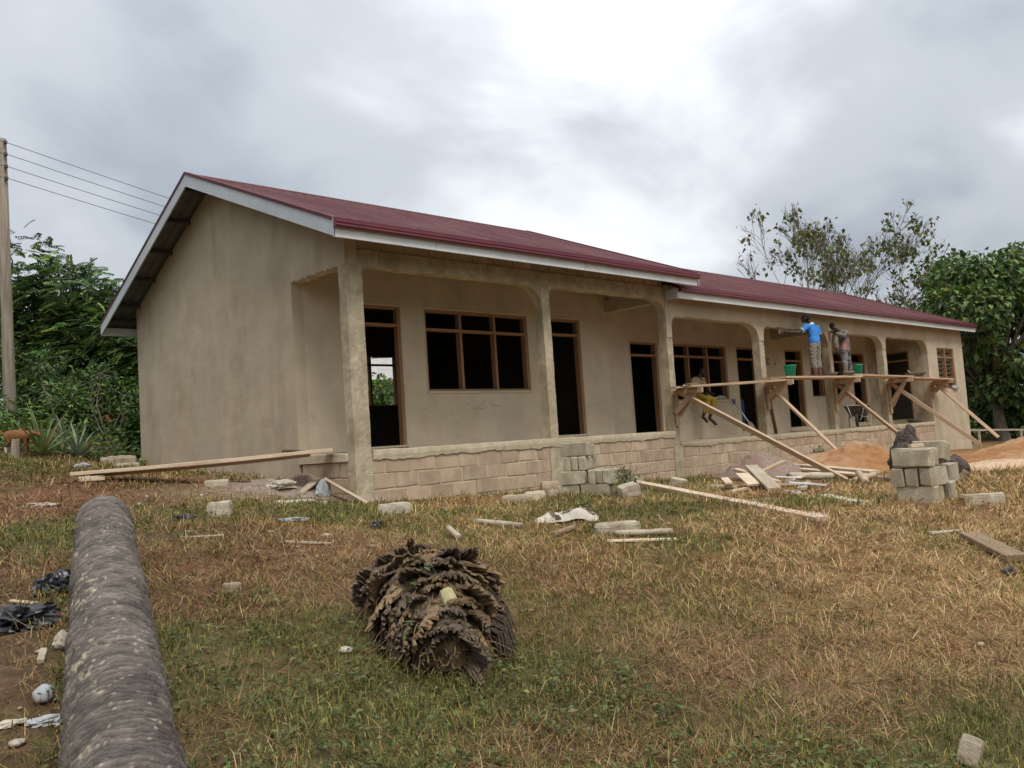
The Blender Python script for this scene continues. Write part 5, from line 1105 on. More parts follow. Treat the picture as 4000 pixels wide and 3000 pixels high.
# ================================================================== goats
def goat(loc, rz, label, head_down=True):
    R = thing('goat', label, 'goat', loc, (0, 0, rz), group='brown goats by the bush'); R.scale = (.80, .80, .80)
    b_ = MB()
    b_.tube([(-.30, 0, .47), (-.24, 0, .47), (-.10, 0, .455), (.06, 0, .44), (.20, 0, .445), (.28, 0, .46)], [(.06, .06), (.105, .115), (.13, .145), (.14, .155), (.125, .13), (.08, .09)], 16)
    nk = [(.24, 0, .47), (.36, 0, .50 if head_down else .58), (.46, 0, .46 if head_down else .66)]; b_.tube(nk, [.085, .062, .05], 12)
    hd = np.array(nk[-1]); b_.tube([hd+(-.03, 0, .02), hd+(.05, 0, -.01), hd+(.15, 0, -.06)], [.05, .052, .028], 12)
    for s in (-1, 1):
        b_.tube([hd+(-.01, s*.04, .03), hd+(-.05, s*.10, .03)], [(.012, .018), (.006, .012)], 6)
        b_.tube([(-.22, s*.065, .46), (-.16, s*.07, .31), (-.25, s*.065, .19), (-.225, s*.065, .05), (-.215, s*.065, 0)], [.075, .045, .022, .018, .022], 10)
        b_.tube([(.20, s*.06, .42), (.21, s*.06, .22), (.205, s*.06, .05), (.215, s*.06, 0)], [.055, .026, .017, .022], 10)
    V = np.vstack(b_.v); o = mk('body', V, b_.f, 'goat_fur', R, True); remesh(o, .012, 2)
    t = MB(); t.tube([(-.30, 0, .50), (-.35, 0, .54), (-.38, 0, .60)], [.022, .024, .010], 8); t.build('tail', 'hair' if rz > 0 else 'goat_fur', R, True)
    for s in (-1, 1): MB().tube([hd+(.0, s*.02, .04), hd+(-.03, s*.025, .10), hd+(-.08, s*.03, .13)], [.012, .009, .003], 6).build('horn', 'iron', R, True)
    lg = MB()
    for s in (-1, 1): lg.tube([(-.245, s*.065, .20), (-.226, s*.065, .05), (-.216, s*.065, .0)], [.025, .021, .024], 8)
    lg.build('pale_shanks', 'goat_pale', R, True)
goat((-2.62, 7.55, gzf(-2.62, 7.55)), rad(-38), 'brown goat with pale shanks browsing behind the strap-leaved plants at the left edge'); goat((.30, 11.6, gzf(.3, 11.6)+.05), rad(52), 'brown goat seen from behind, higher up in the bush by the gable', False)
po = thing('cut_post', 'short cut wooden post standing by the strap-leaved plants', 'post', (-2.79, 6.95, gzf(-2.79, 6.95))); MB().tube([(0, 0, -.05), (0, 0, .2), (.01, 0, .34), (.01, 0, .345)], [.075, .072, .07, .06], 10).build('stem', 'pole_wood', po)
# ================================================================== utility pole and wires
PB = np.array((-1.75, 12.1, gzf(-1.75, 12.1)))
R = thing('utility_pole', 'tall weathered wooden utility pole at the left edge', 'pole', PB)
PT = np.array((-1.87, 11.72, 7.95)); MB().tube([(0, 0, -.4), (0, 0, .4), tuple((PT-PB)*.5), tuple(PT-PB)], [.145, .14, .122, .105], 16).build('shaft', 'pole_wood', R, True)
az = rad(72); wd = np.array((math.sin(az), math.cos(az), 0)); sd_ = np.array((wd[1], -wd[0], 0)); wz = [7.84, 7.56, 7.27, 6.99]
for z in wz:
    q = PB+(PT-PB)*((z-PB[2])/(PT[2]-PB[2])); q[2] = z; V, F = lathe([(.001, -.045), (.03, -.045), (.045, -.02), (.03, 0), (.045, .02), (.03, .045), (.001, .045)], 10); mk('insulator', np.array(V)+(q+sd_*.155-PB), F, 'iron', R, True); MB().bar(tuple(q-PB), tuple(q+sd_*.16-PB), .03, .02).build('bolt', 'iron', R)
    wl = 'the ' + ('topmost', 'second', 'third', 'lowest')[wz.index(z)] + ' thin dark power line running from the pole behind the roof'
    A = q+sd_*.165; P = []
    for t in np.linspace(-.5, 1, 46): P.append(A+wd*(45*t)-np.array((0, 0, 4*abs(t)*(1-abs(t))*.8))+np.array((0, 0, -.3*t)))
    o = MB().tube(P, .0075, 5).build('power_line', 'wire', None, True); tag(o, wl, 'power line', 'power lines on the utility pole')
# ================================================================== far house behind, seen through the window
R = thing('far_house', 'pale walled house with grey metal roof seen through the rear window', 'house', (13.2, 18.2, gzf(13.2, 18.2)-.2), (0, 0, rad(-25)))
MB().box((-2.6, -2.2, 0), (2.6, 2.2, 2.6)).build('wall', 'far_wall', R)
V = [(-3.0, -2.7, 2.45), (3.0, -2.7, 2.45), (3.0, 0, 3.55), (-3.0, 0, 3.55), (-3.0, 2.7, 2.45), (3.0, 2.7, 2.45)]; o = mk('roof', V, [(0, 1, 2, 3), (3, 2, 5, 4)], 'far_roof', R); sm = o.modifiers.new('t', 'SOLIDIFY'); sm.thickness = .08
mk('gable', [(-2.6, -2.2, 2.6), (-2.6, 2.2, 2.6), (-2.6, 0, 3.4)], [(0, 1, 2)], 'far_wall', R); MB().box((-2.63, -.9, 1.0), (-2.58, .3, 2.0)).build('window', 'dark_room', R); MB().box((-1.2, -2.24, 0), (-.3, -2.19, 2.1)).build('door', 'frame_wood', R)
# rail by the end of the block
R = thing('timber_rail', 'low rough timber rail beyond the store room corner', 'rail', (26.2, -.6, gzf(26.2, -.6)))
plank('rail', (25.2, .4, gzf(25.2, .4)+.62), (27.2, -1.4, gzf(27.2, -1.4)+.56), .10, .06, 'wood_grey', R)
for x, y in ((25.5, .1), (26.6, -.9)): plank('post', (x, y, gzf(x, y)-.1), (x, y, gzf(x, y)+.58), .08, .06, 'wood_grey', R, upv=(0, 1, 0))

# ================================================================== plants
def leafmesh(C, D, Nn, Ln, Wd, tint, fold=.18):
    """folded leaf blades: base C, direction D, face normal Nn"""
    n = len(C); D = D/np.linalg.norm(D, axis=1)[:, None]; S = np.cross(D, Nn); S /= np.linalg.norm(S, axis=1)[:, None]+1e-9; U = np.cross(S, D)
    Ln = np.broadcast_to(Ln, (n,))[:, None]; Wd = np.broadcast_to(Wd, (n,))[:, None]
    m1 = C+D*Ln*.45; tip = C+D*Ln-U*Ln*.12
    V = np.stack([C, m1+S*Wd*.5+U*Wd*fold, tip, m1-S*Wd*.5+U*Wd*fold, m1], 1).reshape(-1, 3)
    b_ = np.arange(n)[:, None]*5; F = np.concatenate([b_+[0, 4, 1], b_+[4, 2, 1], b_+[0, 3, 4], b_+[3, 2, 4]], 0)
    return V, F, np.repeat(tint, 5, 0)
def rnd_unit(n, rg): v = rg.normal(0, 1, (n, 3)); return v/np.linalg.norm(v, axis=1)[:, None]
def pick(rg, n, cols, wts, var=.18):
    c = np.array(cols)[rg.choice(len(cols), n, p=np.array(wts)/sum(wts))]; return c*(1+rg.normal(0, var, (n, 1)))*(1+rg.normal(0, .06, (n, 3)))
DK, MD, BR, YL, OL = (.040, .078, .026), (.085, .15, .040), (.15, .24, .052), (.30, .27, .045), (.15, .165, .045)
def limbs(base, lobes, r0, rg, mb):
    base = np.array(base, float)
    top = np.mean([l[0] for l in lobes], 0); fork = base+(top-base)*.33+rg.normal(0, .12, 3)
    mb.tube([base-(0, 0, .3), base, base+(fork-base)*.5+rg.normal(0, .06, 3), fork], [r0*1.35, r0*1.1, r0*.85, r0*.72], 9)
    for c, r in lobes:
        c = np.array(c); m1 = fork+(c-fork)*.5+rg.normal(0, .25, 3)+np.array((0, 0, .2)); mb.tube([fork, m1, c], [r0*.5, r0*.3, r0*.10], 6)
        for k in range(5):
            e = c+rnd_unit(1, rg)[0]*np.array(r)*.85; mb.tube([m1+(c-m1)*rg.uniform(.2, .9), (c+e)/2+rg.normal(0, .1, 3), e], [r0*.14, r0*.09, .008], 4, False)
def canopy(lobes, n, rg, L0, W0, cols, wts, mode='leaf', droop=.3, pairs=7):
    C = []; Dn = []; dens = np.array([r[0]*r[1]+r[1]*r[2]+r[0]*r[2] for _, r in lobes]); which = rg.choice(len(lobes), n, p=dens/dens.sum())
    u_ = rnd_unit(n, rg); rr = rg.uniform(.45, 1.0, n)**.5*(1+.16*rg.normal(0, 1, n)); cen = np.array([l[0] for l in lobes])[which]; rad__ = np.array([l[1] for l in lobes])[which]
    P = cen+u_*rad__*rr[:, None]
    out_ = u_+rg.normal(0, .45, (n, 3)); out_[:, 2] -= droop; out_ /= np.linalg.norm(out_, axis=1)[:, None]
    T = pick(rg, n, cols, wts)
    up_ = np.array((0, 0, 1.))+rg.normal(0, .35, (n, 3))
    if mode == 'leaf':
        s_ = rg.uniform(.65, 1.25, n); return leafmesh(P, out_, up_, L0*s_, W0*s_, T)
    Vs, Fs, Ts, off = [], [], [], 0       # pinnate sprays
    out_[:, 2] = out_[:, 2]*.55; out_ /= np.linalg.norm(out_, axis=1)[:, None]; S = np.cross(out_, up_); S /= np.linalg.norm(S, axis=1)[:, None]
    for k in range(pairs):
        for sg in (-1, 1):
            t = (k+.5)/pairs; b_ = P+out_*(t*L0*3.2)-np.array((0, 0, 1.))*(t*t*L0*.8)
            dd = S*sg+out_*(.45+.5*t); V, F, tt = leafmesh(b_, dd, up_, L0*(1.1-.5*t)*rg.uniform(.8, 1.15, n), W0*rg.uniform(.8, 1.2, n), T*(1+rg.normal(0, .08, (n, 1))))
            Vs.append(V); Fs.append(F+off); Ts.append(tt); off += len(V)
    return np.vstack(Vs), np.vstack(Fs), np.vstack(Ts)
def tree(name, label, cat, base, r0, lobes, n, L0, W0, cols, wts, mode='leaf', seed=0, bark='bark', droop=.3, group=None, pairs=7, crown='crown', stem='trunk'):
    rg = np.random.default_rng(seed); base = np.array(base, float); R = thing(name, label, cat, base, group=group)
    mb = MB(); limbs((0, 0, 0), [(np.array(c)-base, r) for c, r in lobes], r0, rg, mb); mb.build(stem, bark, R, True)
    V, F, T = canopy(lobes, n, rg, L0, W0, cols, wts, mode, droop, pairs); mk(crown, V-base, F, 'leaf', R, False, np.clip(T, .004, 1))
    return R
def mklobes(c, rx, rz, n, seed, lr=(.7, 1.3), flat=.75):
    rg = np.random.default_rng(seed); o = []
    for k in range(n):
        u_ = rnd_unit(1, rg)[0]; q = np.array(c)+u_*np.array((rx, rx, rz))*rg.uniform(.35, 1.0); r = rg.uniform(*lr); o.append((q, (r, r, r*flat)))
    return o
GT = 'dense trees behind the gable'
LCOL = ([DK, MD, BR, OL], [.34, .40, .20, .06])
tree('feathery_tree', 'tallest feathery-leaved tree at the left edge behind the utility pole', 'tree', (-.3, 18.2, gzf(-.3, 18.2)), .22, mklobes((-.4, 18.0, 4.6), 2.6, 1.6, 17, 1, (.8, 1.2)), 3000, .15, .075, *LCOL, mode='spray', seed=1, group=GT)
tree('feathery_tree', 'feathery-leaved tree between the utility pole and the gable', 'tree', (.5, 15.2, gzf(.5, 15.2)), .18, mklobes((.3, 15.0, 3.7), 1.9, 1.3, 13, 2, (.7, 1.1)), 2000, .135, .07, *LCOL, mode='spray', seed=2, group=GT)
tree('feathery_tree', 'lower feathery-leaved tree tucked against the gable eave', 'tree', (1.6, 13.8, gzf(1.6, 13.8)), .16, mklobes((1.5, 13.6, 3.2), 1.5, 1.1, 10, 3, (.6, .95)), 1700, .125, .065, *LCOL, mode='spray', seed=3, group=GT)
tree('feathery_tree', 'feathery-leaved tree cut off by the left edge of the picture', 'tree', (-3.6, 19.8, gzf(-3.6, 19.8)), .22, mklobes((-3.4, 19.6, 5.4), 2.6, 1.8, 14, 4, (.9, 1.3)), 1800, .15, .075, *LCOL, mode='spray', seed=4, group=GT)
GSH = 'leafy shrubs at the foot of the left trees'
SH = [((-2.6, 13.2), 1.2, 2.0, 'leafy shrub left of the utility pole'), ((-1.0, 12.9), 1.2, 1.9, 'leafy shrub directly behind the utility pole'), ((.1, 12.4), 1.1, 1.7, 'dark shrub right of the utility pole'), ((.9, 11.6), 1.0, 1.5, 'shrub by the gable with the goat before it'), ((-.75, 11.3), .8, 1.25, 'bright-leaved shrub behind the strap-leaved plants'), ((1.8, 11.0), 1.0, 1.5, 'shrub hidden behind the gable corner'), ((-3.6, 12.4), 1.1, 1.6, 'shrub at the left edge beyond the goat'), ((-1.9, 14.6), 1.3, 2.6, 'tall shrub high behind the pole'), ((1.4, 13.0), 1.0, 2.2, 'tall shrub rising by the eave corner'), ((.5, 10.2), .55, .8, 'low shrub at the gable back corner')]
for i, ((x, y), r, h, lb) in enumerate(SH):
    z = gzf(x, y); br = i in (4, 3, 8)
    tree('leafy_shrub', lb, 'shrub', (x, y, z), .05, mklobes((x, y, z+h*.52), r*.62, h*.42, 8, 20+i, (r*.32, r*.55), .9), 2600, .135, .065, [DK, MD, BR, YL], [.2, .4, .38, .02] if br else [.36, .42, .2, .02], seed=30+i, group=GSH, crown='foliage', stem='stem')
# low growth on the bank, too mingled to count
rg = np.random.default_rng(77); n = 9000; x = rg.uniform(-6, 2.2, n); y = 8.2+rg.random(n)**1.3*7; k = (x < -.05) | (y > 8.9); x, y = x[k], y[k]; z = gz(x, y)+rg.random(len(x))**1.5*.55*np.clip((y-8.0)/1.5, .25, 1)
D = rg.normal(0, 1, (len(x), 3)); D[:, 2] = np.abs(D[:, 2])*.6-.1; V, F, T = leafmesh(np.c_[x, y, z], D, np.array((0, 0, 1.))+rg.normal(0, .4, (len(x), 3)), rg.uniform(.10, .22, len(x)), rg.uniform(.05, .11, len(x)), pick(rg, len(x), [DK, MD, BR, YL], [.3, .38, .28, .04]))
tag(mk('bank_undergrowth', V, F, 'leaf', None, False, T), 'tangled low green undergrowth covering the bank behind the goats', 'undergrowth', kind='stuff')
# strap-leaved plants (pineapple)
def strap_plant(x, y, nl, Ls, label, seed, col=(.15, .20, .10), stiff=.7):
    rg = np.random.default_rng(seed); R = thing('strap_leaved_plant', label, 'plant', (x, y, gzf(x, y)), group='strap-leaved plants on the bank')
    for i in range(nl):
        a = i*2.4+rg.uniform(-.3, .3); el_ = rad(rg.uniform(28, 85)) if i > nl*.3 else rad(rg.uniform(5, 40)); Lg = Ls*rg.uniform(.6, 1.1); n = 9; V = []; p = np.array((math.cos(a)*.03, math.sin(a)*.03, .04)); w_ = rg.uniform(.022, .036); cur = el_
        for k in range(n):
            t = k/(n-1); h = np.array((math.cos(a), math.sin(a), 0)); d = h*math.cos(cur)+np.array((0, 0, math.sin(cur))); sd2 = np.array((-math.sin(a), math.cos(a), 0)); nn = np.cross(sd2, d); ww = w_*(1-t**2.5)+.001
            V += [p+sd2*ww-nn*ww*.35, p, p-sd2*ww-nn*ww*.35]; p = p+d*Lg/(n-1); cur -= rg.uniform(.03, .17)*(1-stiff)*2.2+.02
        V = np.array(V); V[:, 2] = np.maximum(V[:, 2], .01); F = np.array([(k*3+j, k*3+j+1, k*3+4+j, k*3+3+j) for k in range(n-1) for j in range(2)]); c = np.array(col)*rg.uniform(.9, 1.6)
        if rg.random() < .12: c = np.array((.24, .20, .10))
        mk('leaf', V, F, 'leaf', R, True, np.tile(c, (len(V), 1)))
strap_plant(-2.22, 7.50, 34, 1.15, 'tall bright strap-leaved plant beside the browsing goat', 1, (.12, .19, .06), .85); strap_plant(-1.42, 8.05, 28, 1.0, 'grey-green strap-leaved plant sprawling before the bush', 2, (.15, .20, .13)); strap_plant(-1.25, 9.6, 16, .75, 'smaller strap-leaved plant behind the two larger ones', 3, (.15, .20, .13), .9); strap_plant(-.35, 8.95, 12, .55, 'dry strap-leaved tuft next to the gable corner', 4, (.20, .18, .10)); strap_plant(-1.75, 8.0, 14, .55, 'low strap-leaved tuft between the two larger plants', 5, (.10, .14, .07), .6)
# bare branches in the bank
tw_ = MB()
for i in range(7):
    x, y = rg.uniform(-1.2, .2), rg.uniform(9.6, 11.2); A = np.array((x, y, gzf(x, y))); e = A+np.array((rg.normal(0, .5), rg.normal(0, .3), rg.uniform(.7, 1.9))); m1 = (A+e)/2+rg.normal(0, .12, 3); tw_.tube([A, m1, e], [.02, .014, .005], 5, False)
    for k in range(3): b_ = m1+(e-m1)*rg.random(); tw_.tube([b_, b_+rg.normal(0, .3, 3)+(0, 0, .2)], [.009, .003], 4, False)
tag(tw_.build('dry_branches', 'bark', None), 'tangle of dry bare branches on the bank by the gable', 'branches', kind='stuff')
# shrubs behind the building, in view through the rear window
for i, (x, y, h, lb) in enumerate(((8.6, 12.6, 2.3, 'bright shrub in the rear window, lower part'), (7.4, 13.4, 3.4, 'taller shrub on the left of the rear window view'), (10.4, 15.2, 2.0, 'shrub in front of the pale house behind'))):
    z = gzf(x, y); tree('garden_shrub', lb, 'shrub', (x, y, z), .05, mklobes((x, y, z+h*.5), .8, h*.4, 8, 60+i, (.4, .65), .9), 1500, .20, .085, [MD, BR, DK], [.4, .5, .1], seed=60+i, crown='foliage', stem='stem', group='garden shrubs behind the building')
z = gzf(16, 24); tree('garden_tree', 'green tree rising behind the pale house at the back', 'tree', (16, 24, z), .2, mklobes((16, 24, z+4.2), 2.0, 1.4, 10, 66, (.8, 1.2)), 1800, .2, .1, [MD, BR, DK], [.45, .3, .25], seed=66)
# broad-leaved trees on the right
GR = 'broad-leaved trees beyond the store room'
RC = ([DK, MD, BR, YL, OL], [.22, .40, .28, .02, .08])
def rtree(x, y, ztop, rx, n, lb, seed, L0=.29, W0=.19, low=.5, lob=18, r0=.26, cols=RC):
    z = gzf(x, y); zc_ = (ztop+low)/2; hh = (ztop-low)/2
    tree('broad_leaved_tree', lb, 'tree', (x, y, z), r0, mklobes((x, y, zc_), rx*.95, hh*.95, lob, seed, (rx*.15, rx*.34), .9), int(n*1.35), L0, W0, *cols, seed=seed, droop=.75, group=GR)
rtree(33.0, 1.6, 7.4, 3.4, 8500, 'broad-leaved tree with a thick visible trunk right of the store room', 81, low=.3, lob=38)
rtree(35.6, -2.2, 7.9, 3.3, 6500, 'broad-leaved tree cut off by the right edge', 82, low=.6, lob=32); rtree(38.6, 1.2, 9.2, 2.9, 4600, 'taller broad-leaved tree crown above the right-hand ones', 83, low=3.0, lob=22)
rtree(37.5, 4.6, 6.6, 2.6, 4600, 'broad-leaved tree filling the gap right of the roof end', 86, low=.4, lob=24); rtree(41.5, 6.6, 8.4, 2.6, 3600, 'olive broad-leaved tree rising over the roof end', 84, low=1.2, lob=22, cols=([DK, MD, OL, YL], [.25, .4, .28, .05])); rtree(40.5, 10.0, 6.0, 2.6, 3400, 'low dark tree over the roof, below the bare one', 85, low=.6, lob=20)
for i, (x, y, h, lb) in enumerate(((30.5, 3.6, 3.6, 'dark undergrowth bush by the visible trunk'), (34.5, -3.4, 3.4, 'undergrowth bush under the right edge tree'), (31.0, 6.4, 3.0, 'undergrowth bush behind the store room corner'), (38, -.4, 3.4, 'tall undergrowth bush between the right trunks'), (41.5, -5.5, 3.2, 'far bush at the right edge'), (37, 5.0, 3.6, 'dark bush deep behind the trunk'), (43, .8, 5.0, 'tall bush closing the gap behind the visible trunk'), (45, -4.5, 5.0, 'tall bush far back at the right edge'), (35.5, 2.4, 2.6, 'bush right behind the visible trunk'))):
    z = gzf(x, y); tree('undergrowth_bush', lb, 'bush', (x, y, z), .05, mklobes((x, y, z+h*.5), 1.4, h*.42, 10, 90+i, (.6, 1.0), .9), 2600, .24, .15, [DK, MD, BR], [.42, .42, .16], seed=90+i, crown='foliage', stem='stem', group='undergrowth bushes on the right')
# half-bare tree
def bare_tree(x, y, ztop, label, seed, nl, spread=1., stems=5):
    rg = np.random.default_rng(seed); z = gzf(x, y); R = thing('half_bare_tree', label, 'tree', (x, y, z)); mb = MB(); tips = []
    def grow(p, d, Lg, r, lev):
        n = 4; P = [p]; Rr = [r]
        for k in range(n): d = d+rg.normal(0, .11, 3)+np.array((0, 0, .035)); d /= np.linalg.norm(d); P.append(P[-1]+d*Lg/n); Rr.append(max(r*(1-.40*(k+1)/n), .012))
        mb.tube(P, Rr, 6 if r > .04 else 3, False)
        if lev >= 3: tips.append((P[-1], d)); tips.append((P[2], d))
        if lev == 7: return
        for k in range(rg.integers(2, 4) if lev < 5 else rg.integers(2, 4)):
            a = rnd_unit(1, rg)[0]; a -= d*np.dot(a, d); a /= np.linalg.norm(a)+1e-6; ang = rg.uniform(.2, .58)*spread; nd = d*math.cos(ang)+a*math.sin(ang); nd[2] = max(nd[2], .05); grow(P[-1] if k < 2 else P[rg.integers(2, 5)], nd, Lg*rg.uniform(.60, .82), Rr[-1]*.82, lev+1)
    H = ztop-z
    for k in range(stems):
        a = 2*math.pi*k/stems+.6; t = rg.uniform(.08, .30); grow(np.array((math.cos(a)*.12, math.sin(a)*.12, -.2)), np.array((math.cos(a)*t, math.sin(a)*t, 1.)), H*.31, .15, 1)
    mb.build('branches', 'bark', R, True)
    idx = rg.choice(len(tips), min(nl, len(tips)), False); C = []; D = []
    for i in idx:
        p, d = tips[i]; m_ = rg.integers(5, 12)
        for _ in range(m_): C.append(p+rg.normal(0, .17, 3)); q = rg.normal(0, .7, 3); q[2] = -abs(q[2])*.8-.35; D.append(q)
    n = len(C); s_ = rg.uniform(.6, 1.2, n); V, F, T = leafmesh(np.array(C), np.array(D), rnd_unit(n, rg)+np.array((0, 0, .4)), .28*s_, .18*s_, pick(rg, n, [(.085, .12, .03), (.12, .14, .032), (.085, .065, .03), (.19, .17, .04)], [.48, .32, .1, .1])); mk('leaves', V, F, 'leaf', R, False, T)
    # dry seed heads and fine twigs
    C = np.repeat(np.array([t_[0] for t_ in tips]), 2, 0); C = C[rg.random(len(C)) < .3]; n = len(C); C = C+rg.normal(0, .16, (n, 3)); V, F, T = leafmesh(C, rnd_unit(n, rg)+np.array((0, 0, .8)), rnd_unit(n, rg), rg.uniform(.10, .24, n), .022, pick(rg, n, [(.14, .12, .095), (.09, .075, .06)], [.6, .4])); tag(mk('seed_heads', V, F, 'leaf', R, False, T), kind='stuff')
bare_tree(34.2, 9.2, 11.0, 'large half-bare tree with sparse drooping leaves rising above the roof', 12, 190, spread=.76, stems=5)
bare_tree(38.9, 6.6, 7.6, 'smaller half-bare tree between the large one and the green crowns', 8, 40, stems=3)
# far wood closing the view; unseen taller part behind camera added to shade verandah
rg = np.random.default_rng(3); n = 26000; a = rg.uniform(rad(-25), rad(335), n); fr_ = (a > rad(-25)) & (a < rad(112)); dd = np.where(fr_, rg.uniform(62, 95, n), rg.uniform(36, 52, n)); x = -6.6+np.sin(a)*dd; y = -10.5+np.cos(a)*dd; z = gz(x, y)-.3+rg.random(n)*(np.where(fr_, 4.2, 8.5)+1.6*np.sin(a*23)+1.2*np.sin(a*57+1)); V, F, T = leafmesh(np.c_[x, y, z], rnd_unit(n, rg)-np.array((0, 0, .3)), rnd_unit(n, rg)+np.array((0, 0, .6)), rg.uniform(1.0, 2.1, n), rg.uniform(.8, 1.4, n), pick(rg, n, [DK, MD, OL], [.5, .4, .1]))
tag(mk('far_wood_shade_belt', V, F, 'leaf', None, False, T), 'far dark green wood closing the view, with an unseen belt behind the camera added to shade the verandah', 'wood', kind='stuff')
# weed by the plinth and sprigs
for x, y, h, lb in ((12.15, -.75, .55, 'small green seedling growing by the plinth behind the sand heap'), (3.05, -2.45, .40, 'dry weed stalk growing at the end of the plinth stack')):
    z = gzf(x, y); tree('weed', lb, 'weed', (x, y, z), .008, mklobes((x, y, z+h*.55), h*.26, h*.4, 6, int(x*10), (.06, .12)), 130, .065, .035, [MD, BR, OL], [.5, .35, .15], seed=5, crown='foliage', stem='stem')

# ================================================================== grass
rg = np.random.default_rng(2024)
CX, CY = CAM[0], CAM[1]
def scatter(n, r0, r1, power):
    """points over the yard, thinning with distance from where a visitor stands"""
    a = rg.uniform(rad(-2), rad(88), n); q = rg.random(n); e = 2-power; r = (r0**e+q*(r1**e-r0**e))**(1/e)
    return CX+np.sin(a)*r, CY+np.cos(a)*r, r
def keep_clear(x, y): return ~((x > -.06) & (x < 24.5) & (y > -.05) & (y < 8.7))
def blades(x, y, z, az, L0, l1, l2, w_, tint):
    h = np.c_[np.cos(az), np.sin(az), 0*az]; s = np.c_[-np.sin(az), np.cos(az), 0*az]; up_ = np.array((0, 0, 1.)); b0 = np.c_[x, y, z]; L0 = L0[:, None]; w_ = w_[:, None]
    p1 = b0+L0*.5*(h*np.sin(l1)[:, None]+up_*np.cos(l1)[:, None]); p2 = p1+L0*.5*(h*np.sin(l2)[:, None]+up_*np.cos(l2)[:, None])
    V = np.stack([b0-s*w_*.5, b0+s*w_*.5, p1-s*w_*.42, p1+s*w_*.42, p2], 1).reshape(-1, 3); k = np.arange(len(x))[:, None]*5
    return V, np.concatenate([k+[0, 1, 3], k+[0, 3, 2], k+[2, 3, 4]], 0), np.repeat(tint, 5, 0)
def dry():
    n = 450000; x, y, r = scatter(n, 2.0, 24, 1.62); nc = 11000; cx_, cy_, cr_ = scatter(nc, 2.0, 20, 1.5); wh_ = rg.integers(0, nc, n); tuft = rg.random(n) < .38; ox, oy = rg.normal(0, .026, n), rg.normal(0, .026, n)
    x = np.where(tuft, cx_[wh_]+ox, x); y = np.where(tuft, cy_[wh_]+oy, y); r = np.where(tuft, cr_[wh_], r); taz = np.arctan2(oy, ox)+rg.normal(0, .4, n)
    k = keep_clear(x, y); x, y, r, tuft, taz = x[k], y[k], r[k], tuft[k], taz[k]
    b_ = bareness(x, y); k = rg.random(len(x)) > b_*.93; x, y, r, tuft, taz = x[k], y[k], r[k], tuft[k], taz[k]; n = len(x); g = greenness(x, y)+.25*fbm(np.c_[x, y], 2.4, 3, 71)+rg.normal(0, .2, n)
    z = gz(x, y)+rg.random(n)**2*.045*np.clip(.5+1.5*fbm(np.c_[x, y], 2.2, 2, 91), .2, 1.4)-.004
    isg = (g+rg.normal(0, .2, n)) > .54
    flow = 2.2*fbm(np.c_[x, y], .9, 2, 44)*math.pi; az = np.where(rg.random(n) < .45, flow+rg.normal(0, .5, n), rg.uniform(0, 2*math.pi, n))
    az = np.where(tuft, taz, az); l1 = np.where(isg, np.abs(rg.normal(.35, .3, n)), rg.normal(1.28, .30, n)); l2 = l1+np.where(isg, np.abs(rg.normal(.5, .35, n)), rg.normal(.22, .42, n)); l2 = np.clip(l2, 0, 2.0)
    L0 = np.where(isg, rg.uniform(.025, .075, n), rg.uniform(.045, .18, n))*np.clip(.75+r/26, .8, 1.5); w_ = np.where(isg, .0036, .0034)*np.clip(r/4.6, 1.0, 3.4)*rg.uniform(.7, 1.3, n)
    straw = pick(rg, n, [(.42, .262, .118), (.58, .41, .22), (.31, .17, .075), (.16, .09, .045), (.37, .29, .10)], [.32, .24, .24, .08, .12], .2)
    gre = pick(rg, n, [(.095, .115, .028), (.165, .165, .042), (.065, .085, .024), (.29, .245, .075)], [.28, .34, .14, .24], .22)
    lf = np.clip((x+3.4)/3.0, 0, 1)[:, None]; straw = straw*(lf+(1-lf)*np.array((.66, .62, .60)))           # browner thatch towards the log
    return blades(x, y, z, az, L0, l1, l2, w_, np.where(isg[:, None], gre, straw))
V, F, T = dry(); tag(mk('grass', V, F, 'straw', None, False, np.clip(T, .01, 1)), 'cut dry straw and short green grass over the yard', 'grass', kind='stuff')
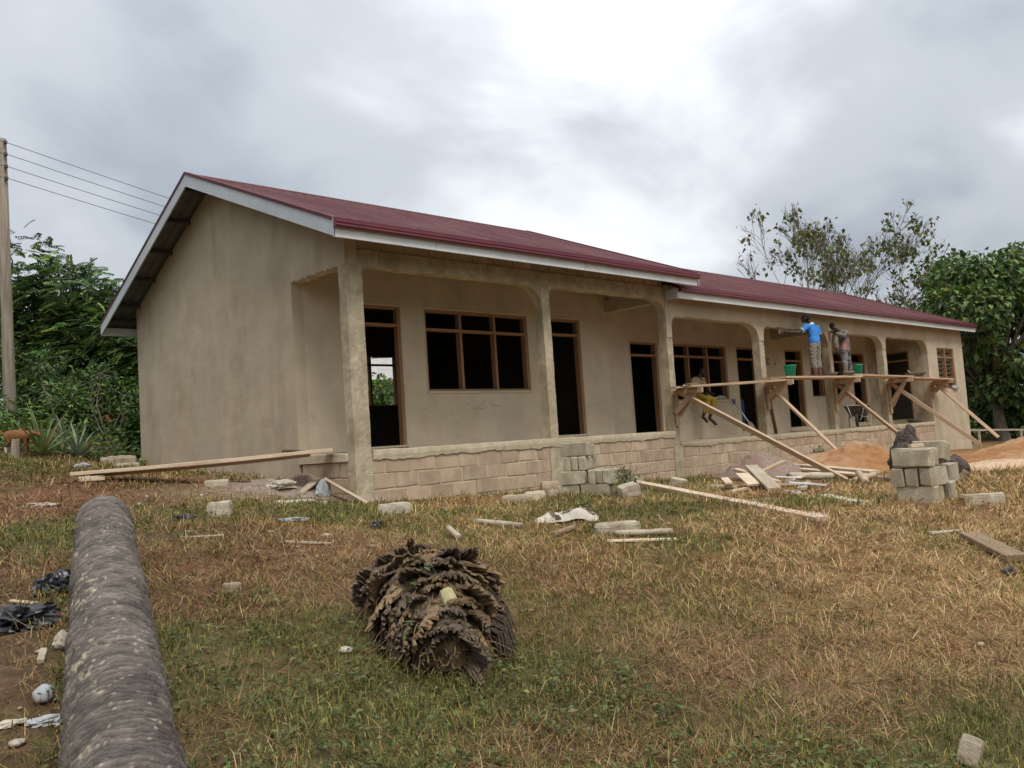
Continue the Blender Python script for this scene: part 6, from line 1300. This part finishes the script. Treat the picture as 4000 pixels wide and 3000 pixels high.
def weeds():
    n = 13000; x, y, r = scatter(n, 2.0, 17, 1.3); k = keep_clear(x, y); x, y, r = x[k], y[k], r[k]
    g = greenness(x, y)+.22*np.clip((-2.0-x)/2, 0, 1)+.55*fbm(np.c_[x, y], 3.1, 3, 55)-1.6*np.clip((x+3.4)/1.0, 0, 1)*np.clip((-y-4.6)/1.2, 0, 1); k = (g > .80); x, y = x[k], y[k]; m_ = 5; X = np.repeat(x, m_)+rg.normal(0, .022, len(x)*m_); Y = np.repeat(y, m_)+rg.normal(0, .022, len(x)*m_); n = len(X); Z = gz(X, Y)+rg.uniform(.01, .07, n)
    D = rg.normal(0, 1, (n, 3)); D[:, 2] = D[:, 2]*.3+.15; s_ = rg.uniform(.5, 1.4, n); return leafmesh(np.c_[X, Y, Z], D, np.array((0, 0, 1.))+rg.normal(0, .3, (n, 3)), .034*s_, .019*s_, pick(rg, n, [(.085, .11, .028), (.125, .15, .042), (.06, .08, .022), (.17, .16, .055)], [.42, .3, .14, .14]))
V, F, T = weeds(); tag(mk('broadleaf_weeds', V, F, 'leaf', None, False, T), 'low broad-leaved green weeds in the grass', 'weeds', kind='stuff')
def litter():
    vs, fs, ts, off = [], [], [], 0
    n = 420; x, y, r = scatter(n, 2.4, 14, 1.1); b_ = bareness(x, y)+.25*gauss(x, y, -2.2, -2.0, 2.5, 2.2)+.3*gauss(x, y, 1.5, -1.6, 3, 1); k = keep_clear(x, y) & (rg.random(n) < b_+.06); x, y = x[k], y[k]
    for i in range(len(x)):
        sz = rg.uniform(.008, .035)*(1 if rg.random() < .85 else 1.8); V, F_ = ell((0, 0, 0), (sz, sz*rg.uniform(.5, 1), sz*rg.uniform(.2, .6)), (0, 0, rg.uniform(0, 6)), 7, 5); V = np.array(V)*(1+.35*fbm(np.array(V)/sz*1.3+i, 1, 2, i))[:, None]+np.array((x[i], y[i], gzf(x[i], y[i])+.012)); F_ = np.array([f[:3] for f in F_]+[(f[0], f[2], f[3]) for f in F_]); vs.append(V); fs.append(F_+off); off += len(V); c = np.array([(.46, .38, .28), (.56, .50, .42), (.34, .23, .14), (.30, .26, .22)][rg.integers(4)]); ts.append(np.tile(c*rg.uniform(.7, 1.15), (len(V), 1)))
    return np.vstack(vs), np.vstack(fs), np.vstack(ts)
V, F, T = litter(); tag(mk('litter', V, F, 'soil', None, True, T), 'small pale chips and stones strewn over the yard', 'litter', kind='stuff')
